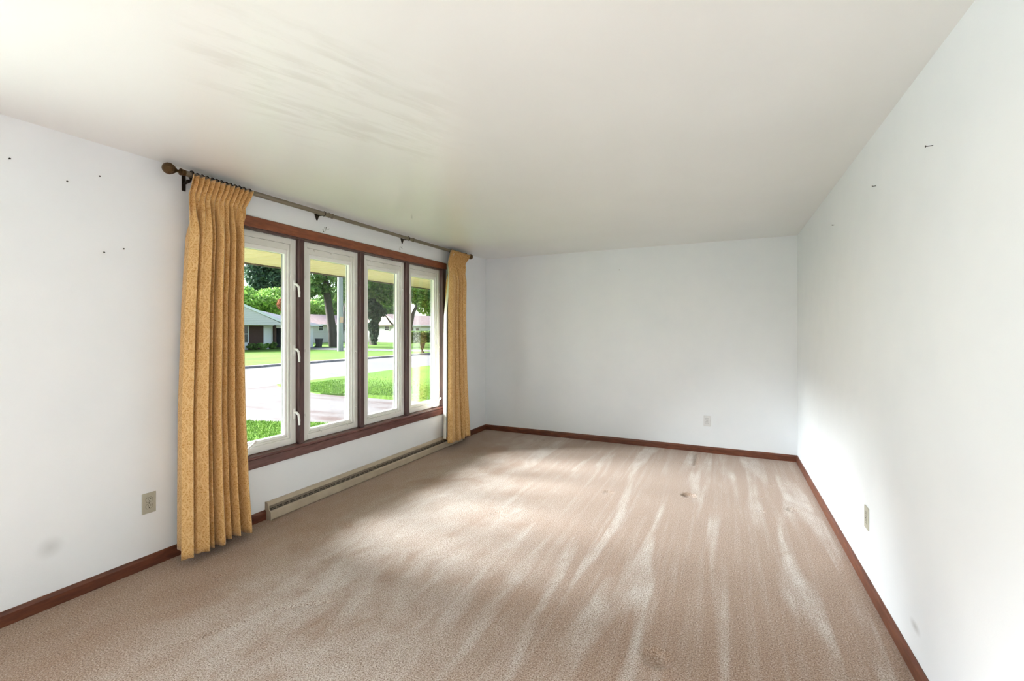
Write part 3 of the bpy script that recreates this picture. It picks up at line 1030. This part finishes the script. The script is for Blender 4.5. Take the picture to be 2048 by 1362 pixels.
M['shingle'] = flat_mat('grey_shingles', lin(104, 104, 112), lin(132, 132, 140), 3, .3, .9, (1, 1, 6))
M['shingle_r'] = flat_mat('faded_red_shingles', lin(150, 124, 118), lin(172, 150, 145), 3, .2, .9)
m = Mat('white_siding', rough=.6, spec=.3)
z_ = m.sep(m.geo())[2]
m.color(m.mix(m.math('GREATER_THAN', m.math('FRACT', m.math('MULTIPLY', z_, 6.0)), .88), lin(206, 199, 192), lin(172, 166, 160)))
M['siding'] = m
M['trimw'] = Mat('white_house_trim', rough=.6, col=lin(222, 220, 214))
M['brick'] = flat_mat('dark_brown_brick', lin(58, 42, 36), lin(84, 62, 54), 20)
M['darkglass'] = Mat('dark_window_glass', rough=.1, spec=.6, col=lin(44, 48, 54))
M['garage_in'] = flat_mat('dark_garage_interior', lin(26, 28, 34), lin(52, 54, 62), 2)
M['bark'] = flat_mat('dark_bark', lin(52, 47, 42), lin(88, 80, 72), 5, .5, .95, (3, 3, .6))
M['bark2'] = flat_mat('grey_bark', lin(92, 86, 80), lin(128, 120, 112), 5, .5, .95, (3, 3, .6))
M['pole'] = flat_mat('weathered_pale_wood', lin(150, 147, 148), lin(172, 168, 170), 1.2, .1, .8, (4, 4, .3))
M['orange'] = flat_mat('orange_blaze', lin(226, 170, 140), lin(232, 196, 176), 9)
M['bin'] = Mat('black_plastic_bin', rough=.5, col=lin(34, 36, 38))
def leaf_mat(name, a, b_, hi):
    m = Mat(name, rough=.6, spec=.3)
    n_ = m.noise(m.geo(), 2.6, 3, .7)
    n3 = m.noise(m.geo(), .35, 2, .5)
    c = m.ramp(n_, [(.3, a), (.55, b_), (.75, hi)])
    m.color(c)
    tl = m.n.new('ShaderNodeBsdfTranslucent')
    m.L(c, tl.inputs[0])
    mxs = m.n.new('ShaderNodeMixShader')
    mxs.inputs[0].default_value = .3
    m.L(m.p.outputs[0], mxs.inputs[1])
    m.L(tl.outputs[0], mxs.inputs[2])
    m.L(mxs.outputs[0], m.n['Material Output'].inputs[0])
    return m
M['maple'] = leaf_mat('maple_leaves', lin(52, 82, 46), lin(104, 138, 66), lin(176, 196, 116))
M['bright'] = leaf_mat('bright_leaves', lin(76, 116, 46), lin(140, 176, 84), lin(206, 220, 140))
M['conifer'] = leaf_mat('blue_green_needles', lin(34, 56, 44), lin(66, 92, 68), lin(112, 138, 106))
M['ivy'] = leaf_mat('dark_ivy', lin(36, 52, 40), lin(62, 82, 60), lin(128, 146, 118))
M['redleaf'] = leaf_mat('rusty_leaves', lin(134, 78, 56), lin(188, 124, 96), lin(222, 176, 150))
M['hedge'] = leaf_mat('hedge_leaves', lin(46, 68, 30), lin(88, 116, 46), lin(152, 176, 84))

def slab(name, pts, z0, z1, mat, label):
    mb = MB()
    n_ = len(pts)
    mb.add([(x_, y_, z1) for x_, y_ in pts] + [(x_, y_, z0) for x_, y_ in pts],
           [tuple(range(n_)), tuple(range(2 * n_ - 1, n_ - 1, -1))] + [(i_, (i_ + 1) % n_, n_ + (i_ + 1) % n_, n_ + i_) for i_ in range(n_)])
    return tag(mb.build(name, mat), label, kind='structure')
XO = XL - TH - .004
slab('ground_base', [(XO, -60), (XO, 120), (-160, 120), (-160, -60)], GZ - .5, GZ - .12, M['soil'], 'bare earth under the lawns')
def nearlawn(y_edge):
    return [(XO, -40), (XO, y_edge + .5), (-6.0, 7.0), (-7.5, 6.62), (-9.0, 6.12), (-11.0, 5.9), (-14.3, 4.6), (-14.3, -40)]
slab('front_lawn', nearlawn(7.2), GZ - .12, GZ, M['grass'], 'green front lawn just outside the window')
slab('driveway', [(XO, 7.2), (-6.0, 7.0), (-7.5, 6.62), (-9.0, 6.12), (-11.0, 5.9), (-14.3, 4.6), (-14.3, 10.9), (-13.4, 10.35), (-11.0, 9.8), (XO, 9.95)], GZ - .12, GZ - .035, M['drive'], 'grey stained concrete driveway leading to the street')
island = [(XO, 9.95), (-7.2, 10.05), (-9.6, 10.2), (-11.0, 9.8), (-13.4, 10.35), (-14.25, 10.8), (-14.3, 12.7), (-14.35, 14.3), (-14.6, 17), (-14.2, 40), (-14.2, 90), (XO, 90)]
slab('side_lawn', island, GZ - .12, GZ, M['grass'], 'bright green lawn between the driveway and the street')
slab('street', [(-14.3, -60), (-14.3, 110), (-22.2, 110), (-22.2, -60)], GZ - .12, GZ - .05, M['street'], 'pale concrete street crossing the view')
slab('kerb', [(-22.2, -60), (-22.2, 110), (-22.6, 110), (-22.6, -60)], GZ - .12, GZ + .06, M['kerb'], 'weathered concrete kerb on the far side of the street')
slab('far_lawn', [(-22.6, -60), (-22.6, 110), (-150, 110), (-150, -60)], GZ - .12, GZ + .02, M['grass'], 'sunlit lawn beyond the street')
slab('neighbour_driveway', [(-22.6, 33.6), (-22.6, 36.8), (-42.5, 36.8), (-42.5, 32.2), (-36, 32.2)], GZ, GZ + .035, M['street'], 'neighbour concrete driveway in front of the garage')

# grass blades near the window and along lawn edges
gb = MB()
rg = random.Random(4)
def blades(n_, fx):
    for _ in range(n_):
        x_, y_ = fx()
        h_ = rg.uniform(.018, .045)
        a = rg.uniform(0, math.pi)
        w_ = rg.uniform(.005, .010)
        lx, ly = rg.uniform(-.03, .03), rg.uniform(-.03, .03)
        k = len(gb.v)
        gb.v += [(x_ - w_ * math.cos(a), y_ - w_ * math.sin(a), GZ - .01), (x_ + w_ * math.cos(a), y_ + w_ * math.sin(a), GZ - .01), (x_ + lx, y_ + ly, GZ + h_)]
        gb.f.append((k, k + 1, k + 2))
def near_pt():
    while True:
        x_, y_ = rg.uniform(-11.5, -4.2), rg.uniform(2.6, 7.0)
        edge = np.interp(-x_, [3.3, 6.0, 7.5, 9.0, 11.0, 14.3], [7.2, 7.0, 6.62, 6.12, 5.9, 4.6])
        if y_ < edge - .01:
            return x_, y_
blades(70000, near_pt)
def isl_edge():
    x_ = rg.uniform(-13.5, -4.5)
    edge = np.interp(-x_, [3.3, 7.2, 9.6, 11.0, 13.4], [9.95, 10.05, 10.2, 9.8, 10.35])
    return x_, edge + abs(rg.gauss(0, 1.6)) + .01
blades(45000, isl_edge)
tag(gb.build('lawn_grass_blades', M['blade']), 'short green grass blades on the lawn outside the window', 'grass', kind='stuff')

# soffit and fascia of this house (porch roof over the window)
sf = tag(empty('porch_soffit', (XO, 3, 2.2)), 'tan boarded porch soffit outside above the window', 'soffit')
SX = -4.99
NBD = 88
bd = MB()
bd.cbox((SX, .007, 2.2), (XO, .143, 2.212), .006)
bd_mesh = bd.mesh('soffit_board', M['soffit'])
for k in range(NBD):
    place(bd_mesh, 'soffit_board', sf, (0, -1.0 + .15 * k, 0))
MB().box((SX - .02, -1.2, 2.213), (XO, 12.4, 2.26)).build('roof_deck', M['fascia'], sf)
MB().box((SX - .03, -1.2, 2.185), (SX, 12.4, 2.36)).build('fascia', M['fascia'], sf)

# ------------------------------------------------------------------ houses across the street
def house_window(root, x_, ya, yb, za, zb, mat='darkglass', mull=1):
    w = MB()
    w.box((x_, ya - .08, za - .08), (x_ + .06, ya, zb + .08)).box((x_, yb, za - .08), (x_ + .06, yb + .08, zb + .08))
    w.box((x_, ya, za - .08), (x_ + .06, yb, za)).box((x_, ya, zb), (x_ + .06, yb, zb + .08))
    if mull:
        w.box((x_, ya, (za + zb) / 2 - .03), (x_ + .05, yb, (za + zb) / 2 + .03))
    wo = w.build('window', M['trimw'], root)
    MB().box((x_ - .02, ya, za), (x_ + .02, yb, zb)).build('pane', M[mat], wo)
    return wo

h1 = tag(empty('house', (-43, 31, GZ)), 'low house with grey shingle roof, front gable and dark open garage', 'house')
MB().box((-52, 23, GZ), (-43.0, 32.0, 2.2)).box((-52, 32.0, GZ), (-46.5, 37.3, 2.2)).box((-46.5, 36.4, GZ), (-43.0, 37.3, 2.2)).box((-46.5, 32, 1.78), (-43, 36.4, 2.2)).build('wall', M['trimw'], h1)
MB().box((-42.98, 29.4, GZ), (-42.93, 31.04, 2.1)).build('brick_panel', M['brick'], h1)
MB().box((-42.5, 31.75, GZ), (-42.2, 31.95, 2.1)).build('porch_post', M['brick'], h1)
MB().box((-43.0, 32.0, GZ), (-42.9, 32.15, 1.8)).build('garage_trim', M['trimw'], h1)
MB().box((-46.5, 32.05, GZ), (-46.3, 36.4, 1.78)).build('garage_back', M['garage_in'], h1)
MB().box((-46.3, 32.02, GZ + .01), (-43.05, 32.08, 1.78)).box((-46.3, 36.34, GZ + .01), (-43.05, 36.4, 1.78)).box((-46.3, 32.1, 1.74), (-43.05, 36.34, 1.78)).build('garage_lining', M['garage_in'], h1)
house_window(h1, -42.98, 27.6, 29.35, .3, 2.0)
rf = MB()                                       # hip roof
ev = 2.15
e0, e1, x0, x1 = 22.4, 38.05, -52.6, -42.4
xr_, zr = -47.5, 3.92
rf.add([(x1, e0, ev), (x1, e1, ev), (x0, e1, ev), (x0, e0, ev), (xr_, e0 + 5, zr), (xr_, e1 - 5, zr)], [(0, 1, 5, 4), (1, 2, 5), (2, 3, 4, 5), (3, 0, 4), (0, 3, 2, 1)])
rf.build('roof', M['shingle'], h1)
MB().box((x1 - .02, e0, ev - .16), (x1 + .06, e1, ev + .02)).build('fascia', M['trimw'], h1)
gx = -41.6                                      # gable porch
gr = MB()
pk = (28.0, 3.82)
gr.add([(gx, 23.4, 2.13), (gx, pk[0], pk[1]), (gx, 32.6, 2.13), (-47, 23.4, 2.13), (-47, pk[0], pk[1]), (-47, 32.6, 2.13),
        (gx, 23.4, 2.25), (gx, pk[0], pk[1] + .13), (gx, 32.6, 2.25), (-47, 23.4, 2.25), (-47, pk[0], pk[1] + .13), (-47, 32.6, 2.25)],
       [(6, 7, 10, 9), (7, 8, 11, 10), (0, 3, 4, 1), (1, 4, 5, 2), (2, 5, 11, 8), (0, 6, 9, 3)])
gr.build('gable_roof', M['shingle'], h1)
MB().add([(gx + .04, 23.4, 2.10), (gx + .04, pk[0], pk[1] - .02), (gx + .04, 32.75, 2.06), (gx + .04, 32.75, 2.32), (gx + .04, pk[0], pk[1] + .24), (gx + .04, 23.4, 2.36),
          (gx - .06, 23.4, 2.10), (gx - .06, pk[0], pk[1] - .02), (gx - .06, 32.75, 2.06), (gx - .06, 32.75, 2.32), (gx - .06, pk[0], pk[1] + .24), (gx - .06, 23.4, 2.36)],
         [(0, 1, 4, 5), (1, 2, 3, 4), (6, 11, 10, 7), (7, 10, 9, 8), (0, 6, 7, 1), (1, 7, 8, 2), (2, 8, 9, 3), (3, 9, 10, 4), (4, 10, 11, 5), (5, 11, 6, 0)]).build('rake_board', M['trimw'], h1)
MB().add([(gx - .03, 23.5, 2.04), (gx - .03, pk[0], pk[1] + .02), (gx - .03, 32.6, 2.04), (gx - .3, 23.5, 2.04), (gx - .3, pk[0], pk[1] + .02), (gx - .3, 32.6, 2.04)], [(0, 1, 2), (3, 5, 4), (0, 3, 4, 1), (1, 4, 5, 2), (0, 2, 5, 3)]).build('gable_siding', M['siding'], h1)

h2 = tag(empty('house', (-60, 61, GZ)), 'white sided house with faded reddish roof behind the trees', 'house')
MB().box((-69, 49.5, GZ), (-60, 73.5, 2.6)).build('wall', M['siding'], h2)
house_window(h2, -60.0, 53.12, 53.95, 1.55, 2.42)
house_window(h2, -60.0, 68.9, 70.3, 1.5, 2.4)
house_window(h2, -60.0, 60.0, 61.4, 1.4, 2.4)
MB().add([(-59.3, 48.9, 2.55), (-59.3, 74.1, 2.55), (-69.7, 74.1, 2.55), (-69.7, 48.9, 2.55), (-64.5, 50.0, 4.35), (-64.5, 73.0, 4.35)], [(0, 1, 5, 4), (1, 2, 5), (2, 3, 4, 5), (3, 0, 4), (0, 3, 2, 1)]).build('roof', M['shingle_r'], h2)
MB().box((-59.35, 48.9, 2.42), (-59.25, 74.1, 2.58)).build('fascia', M['trimw'], h2)

h3 = tag(empty('house', (-48, 66, GZ)), 'house with pinkish roof and white garage door behind the clipped hedge', 'house')
MB().box((-57, 59.5, GZ), (-48, 78, 2.5)).build('wall', M['siding'], h3)
MB().box((-48, 64.3, GZ), (-47.94, 69.0, 2.05)).build('garage_door', M['trimw'], h3)
house_window(h3, -48.0, 61.0, 62.3, .9, 2.1)
sw_ = MB()
sw_.box((-51.85, 59.42, 1.52), (-51.75, 59.5, 2.3)).box((-50.8, 59.42, 1.52), (-50.7, 59.5, 2.3)).box((-51.75, 59.42, 1.52), (-50.8, 59.5, 1.6)).box((-51.75, 59.42, 2.22), (-50.8, 59.5, 2.3)).box((-51.75, 59.44, 1.88), (-50.8, 59.5, 1.93))
swo = sw_.build('window', M['trimw'], h3)
MB().box((-51.75, 59.47, 1.6), (-50.8, 59.52, 2.22)).build('pane', M['darkglass'], swo)
MB().box((-48.02, 62.9, GZ), (-47.95, 63.8, 2.05)).build('front_door', M['brick'], h3)
MB().add([(-47.2, 58.8, 2.42), (-47.2, 78.6, 2.42), (-57.7, 78.6, 2.42), (-57.7, 58.8, 2.42), (-52.5, 60, 4.4), (-52.5, 77, 4.4)], [(0, 1, 5, 4), (1, 2, 5), (2, 3, 4, 5), (3, 0, 4), (0, 3, 2, 1)]).build('roof', M['shingle_r'], h3)
MB().box((-47.22, 58.8, 2.28), (-47.14, 78.6, 2.44)).build('fascia', M['trimw'], h3)

# ------------------------------------------------------------------ trees, pole, hedge, bin
def foliage(blobs, n_, size, seed, shell=.55):
    rg_ = np.random.default_rng(seed)
    vol = np.array([b_[1][0] * b_[1][1] * b_[1][2] for b_ in blobs]) ** (2 / 3)
    pick = rg_.choice(len(blobs), n_, p=vol / vol.sum())
    C = np.array([b_[0] for b_ in blobs])[pick]
    S = np.array([b_[1] for b_ in blobs])[pick]
    d = rg_.normal(size=(n_, 3))
    d /= np.linalg.norm(d, axis=1, keepdims=True)
    r = shell + (1 - shell) * rg_.random(n_) ** .6
    r *= 1 + .14 * np.sin(d[:, 0] * 7 + pick) * np.cos(d[:, 2] * 6 + pick * 2)
    p_ = C + d * S * r[:, None]
    a = rg_.normal(size=(n_, 3))
    a /= np.linalg.norm(a, axis=1, keepdims=True)
    b_ = np.cross(a, rg_.normal(size=(n_, 3)))
    b_ /= np.linalg.norm(b_, axis=1, keepdims=True)
    s_ = size * (.6 + .8 * rg_.random(n_))[:, None]
    v_ = np.stack([p_ - a * s_, p_ + b_ * s_ * .55, p_ + a * s_, p_ - b_ * s_ * .55], 1).reshape(-1, 3)
    f_ = np.arange(n_ * 4).reshape(-1, 4)
    return v_, f_


def foliage_obj(name, mat, parent, *args):
    v_, f_ = foliage(*args)
    me_ = bpy.data.meshes.new(name)
    me_.from_pydata(v_.tolist(), [], f_.tolist())
    me_.materials.append(M[mat].m)
    o = bpy.data.objects.new(name, me_)
    col.objects.link(o)
    if parent is not None:
        o.parent = parent
        o.matrix_parent_inverse = Matrix.Translation(-parent.location)
    return o


def crown_blobs(c, r, n_, seed, br=.42):
    rg_ = np.random.default_rng(seed)
    out = [(c, tuple(np.array(r) * .62))]
    for _ in range(n_):
        d = rg_.normal(size=3)
        d /= np.linalg.norm(d)
        q = np.array(c) + d * np.array(r) * rg_.uniform(.5, .82)
        k = rg_.uniform(.7, 1.2) * br
        out.append((tuple(q), (r[0] * k, r[1] * k, r[2] * k * .8)))
    return out


def tree(name, base, label, crowns, trunks, leafsize, n_leaf, seed, bark='bark', group='trees across the street'):
    t_ = tag(empty(name, base), label, 'tree', group)
    for (pts, rad) in trunks:
        MB().tube(pts, rad, 10).build('trunk', M[bark], t_, True)
    for k, (c, r, nb_, mat, frac) in enumerate(crowns):
        foliage_obj('foliage', mat, t_, crown_blobs(c, r, nb_, seed + k), int(n_leaf * frac), leafsize, seed * 7 + k)
    return t_

tree('maple_tree', (-42, 39.4, GZ), 'large maple with two leaning dark trunks beside the pale utility pole',
     [((-42.5, 39.6, 9.6), (6.5, 6.0, 4.2), 12, 'maple', 1.0), ((-40.5, 41.0, 6.4), (2.6, 1.6, 1.7), 5, 'bright', .16), ((-43.0, 36.4, 6.3), (3.0, 2.1, 1.5), 5, 'maple', .2)],
     [([(-42, 39.45, GZ - .05), (-42, 39.25, 1.0), (-42, 38.85, 3.2), (-42, 38.45, 5.4), (-42, 38.0, 8.5)], [.62, .50, .46, .42, .28]),
      ([(-42, 39.6, GZ - .05), (-42, 40.2, .9), (-42, 41.0, 2.6), (-42, 41.5, 5.2), (-42, 42.0, 8.5)], [.5, .42, .38, .34, .22])], .21, 13000, 11)
tree('ivy_tree', (-43.4, 47.4, GZ), 'broad tree with ivy-covered trunk in front of the white house',
     [((-43.4, 49.2, 8.0), (4.6, 4.4, 3.6), 10, 'maple', 1.0), ((-43.2, 49.8, 6.6), (2.6, 3.2, 1.6), 6, 'bright', .30), ((-42.8, 47.0, 4.3), (1.7, 1.9, 1.7), 6, 'ivy', .40), ((-42.9, 47.35, 1.6), (.85, .75, 1.9), 4, 'ivy', .22)],
     [([(-43.4, 47.5, GZ - .05), (-43.4, 47.4, 1.5), (-43.4, 47.5, 4), (-43.4, 48.0, 8)], [.55, .42, .36, .22])], .19, 13000, 23)
tree('leaning_tree', (-42.2, 53.0, GZ), 'tree with a thick low branch reaching left in front of the white house',
     [((-42.5, 53.4, 7.6), (3.6, 3.6, 3.2), 9, 'maple', 1.0)],
     [([(-42.2, 53.1, GZ - .05), (-42.2, 52.9, 1.0), (-42.2, 52.2, 3.2), (-42.3, 51.6, 5.5), (-42.4, 51.4, 7.5)], [.34, .28, .24, .20, .12]),
      ([(-42.2, 52.9, .8), (-42.2, 51.2, 1.7), (-42.2, 49.6, 2.7), (-42.2, 48.6, 3.6)], [.17, .14, .12, .07])], .20, 7500, 31)
tree('street_tree', (-33, 41.9, GZ), 'leafy tree with low hanging yellow-green crown above the clipped hedge',
     [((-33, 45.0, 6.0), (3.0, 3.6, 2.7), 10, 'maple', .8), ((-32.4, 45.0, 5.2), (2.2, 3.2, 1.9), 8, 'bright', .45)],
     [([(-33, 41.9, GZ - .05), (-33, 42.1, 1.5), (-33, 42.8, 3.5), (-33, 44.2, 5.5)], [.3, .24, .2, .12])], .16, 9500, 41)
tree('conifer_tree', (-75, 55.8, GZ), 'tall dark conifer behind the grey-roofed house',
     [((-75, 56.2, 11.3), (4.4, 4.1, 6.2), 14, 'conifer', 1.0)],
     [([(-75, 55.8, GZ - .05), (-75, 55.8, 6), (-75, 55.8, 16)], [.5, .4, .1])],   .30, 12000, 51, group='trees behind the houses')
tree('round_tree', (-63, 44.4, GZ), 'round bright green tree just behind the grey-roofed house',
     [((-63, 45.0, 5.6), (3.4, 4.4, 2.6), 12, 'bright', .7), ((-64, 45.0, 4.6), (3.4, 4.6, 2.2), 8, 'maple', .5)],
     [([(-63, 44.6, GZ - .05), (-63, 44.6, 4)], [.4, .2])], .24, 10000, 61, group='trees behind the houses')
tree('rusty_tree', (-57, 44.1, GZ), 'small rust-coloured tree behind the grey roof',
     [((-57, 44.1, 5.3), (1.2, 1.0, 1.4), 6, 'redleaf', 1.0)], [([(-57, 44.1, GZ - .05), (-57, 44.1, 4.5)], [.2, .1])], .18, 1800, 71, group='trees behind the houses')
far = [((-81, 66.0), 9.0, 'bright', 'bright tree behind the white house beside the maple'), ((-86, 81), 13, 'maple', 'tall green tree behind the white house seen between the trunks'),
       ((-84, 96), 13, 'maple', 'green tree behind the far end of the white house'), ((-72, 106), 13, 'maple', 'tall tree behind the pinkish roof'),
       ((-60, 114), 12, 'bright', 'bright tree furthest to the right behind the pinkish roof'), ((-92, 68.6), 15, 'maple', 'tall green tree behind the conifer')]
for k, ((x_, y_), hgt, mt, lb) in enumerate(far):
    tree('background_tree', (x_, y_, GZ), lb, [((x_, y_, hgt * .58), (5.5, 4.0 if k == 5 else 6.5, hgt * .45), 10, mt, 1.0)], [([(x_, y_, GZ - .05), (x_, y_, hgt * .5)], [.4, .2])], .36, 7500, 81 + k, group='trees behind the houses')

pl = tag(empty('utility_pole', (-32.1, 30.85, GZ)), 'tall pale wooden utility pole with an orange mark', 'pole')
MB().tube([(-32.1, 30.85, GZ - .1), (-32.1, 30.85, 9.5)], [.27, .22], 16).build('shaft', M['pole'], pl, True)
MB().tube([(-32.1, 31.08, GZ - .1), (-32.1, 31.06, 2.2)], [.055, .055], 8).build('conduit', M['pole'], pl, True)
ob = MB()
for j in range(10):
    a0, a1 = R(-150 + 12 * j), R(-150 + 12 * (j + 1))
    r_ = .262
    ob.add([(-32.1 + r_ * math.cos(a - R(-100)) , 30.85 + r_ * math.sin(a - R(-100)), z_) for a, z_ in ((a0, 2.2), (a1, 2.2), (a1, 2.75), (a0, 2.75))], [(0, 1, 2, 3)])
ob.build('orange_mark', M['orange'], pl)

hd = tag(empty('clipped_hedge', (-23.4, 31.8, GZ)), 'flat-topped clipped hedge on a dark trunk beside the street', 'hedge')
rg_ = np.random.default_rng(9)
n_ = 9000
q = rg_.random((n_, 3))
face = rg_.integers(0, 3, n_)
side = rg_.integers(0, 2, n_)
for k in range(3):
    w_ = face == k
    q[w_, k] = side[w_] + rg_.normal(0, .03, w_.sum()) * .5
lo, hi = np.array([-24.3, 29.2, .52]), np.array([-22.9, 35.2, 1.36])
p_ = lo + q * (hi - lo) + rg_.normal(0, .03, (n_, 3))
a = rg_.normal(size=(n_, 3)); a /= np.linalg.norm(a, axis=1, keepdims=True)
b_ = np.cross(a, rg_.normal(size=(n_, 3))); b_ /= np.linalg.norm(b_, axis=1, keepdims=True)
v_ = np.stack([p_ - a * .08, p_ + b_ * .05, p_ + a * .08, p_ - b_ * .05], 1).reshape(-1, 3)
me_ = bpy.data.meshes.new('hedge_leaves')
me_.from_pydata(v_.tolist(), [], np.arange(n_ * 4).reshape(-1, 4).tolist())
me_.materials.append(M['hedge'].m)
o = bpy.data.objects.new('hedge_foliage', me_)
col.objects.link(o)
o.parent = hd
o.matrix_parent_inverse = Matrix.Translation(-hd.location)
MB().box(tuple(lo + .06), tuple(hi - .06)).build('hedge_core', M['hedge'], hd)
MB().tube([(-23.5, 31.75, GZ - .05), (-23.5, 31.7, 0), (-23.5, 31.8, .6)], [.24, .17, .26], 10).build('trunk', M['bark'], hd, True)

bn = tag(empty('wheelie_bin', (-42.6, 37.75, GZ)), 'black wheeled bin at the corner of the grey-roofed house', 'bin')
MB().add([(-42.85, 37.55, GZ + .05), (-42.35, 37.55, GZ + .05), (-42.35, 37.95, GZ + .05), (-42.85, 37.95, GZ + .05), (-42.92, 37.48, GZ + .95), (-42.28, 37.48, GZ + .95), (-42.28, 38.02, GZ + .95), (-42.92, 38.02, GZ + .95)],
         [(0, 3, 2, 1), (4, 5, 6, 7), (0, 1, 5, 4), (1, 2, 6, 5), (2, 3, 7, 6), (3, 0, 4, 7)]).build('body', M['bin'], bn)
MB().cbox((-42.96, 37.44, GZ + .95), (-42.22, 38.06, GZ + 1.03), .02).build('lid', M['bin'], bn)
for y_ in (37.5, 38.0):
    MB().tube([(-42.9, y_ - .03, GZ + .12), (-42.9, y_ + .03, GZ + .12)], .11, 12).build('wheel', M['bin'], bn, True)
# low shrubs in the flower bed of the grey-roofed house
for k, (y_, r_, lb) in enumerate(((29.3, .55, 'low green shrub under the brick wall, left of the bed'), (30.3, .65, 'low green shrub under the brick wall, middle of the bed'), (31.3, .45, 'small shrub beside the dark porch post'))):
    t_ = tag(empty('garden_shrub', (-42.0, y_, GZ)), lb, 'shrub', 'shrubs in the flower bed')
    foliage_obj('foliage', 'hedge' if k != 1 else 'bright', t_, crown_blobs((-42.0, y_, GZ + .35), (.7, r_, .42), 5, 100 + k), 700, .09, 120 + k)
    MB().tube([(-42, y_, GZ - .02), (-42, y_, GZ + .4)], .04, 6).build('stem', M['bark'], t_, True)
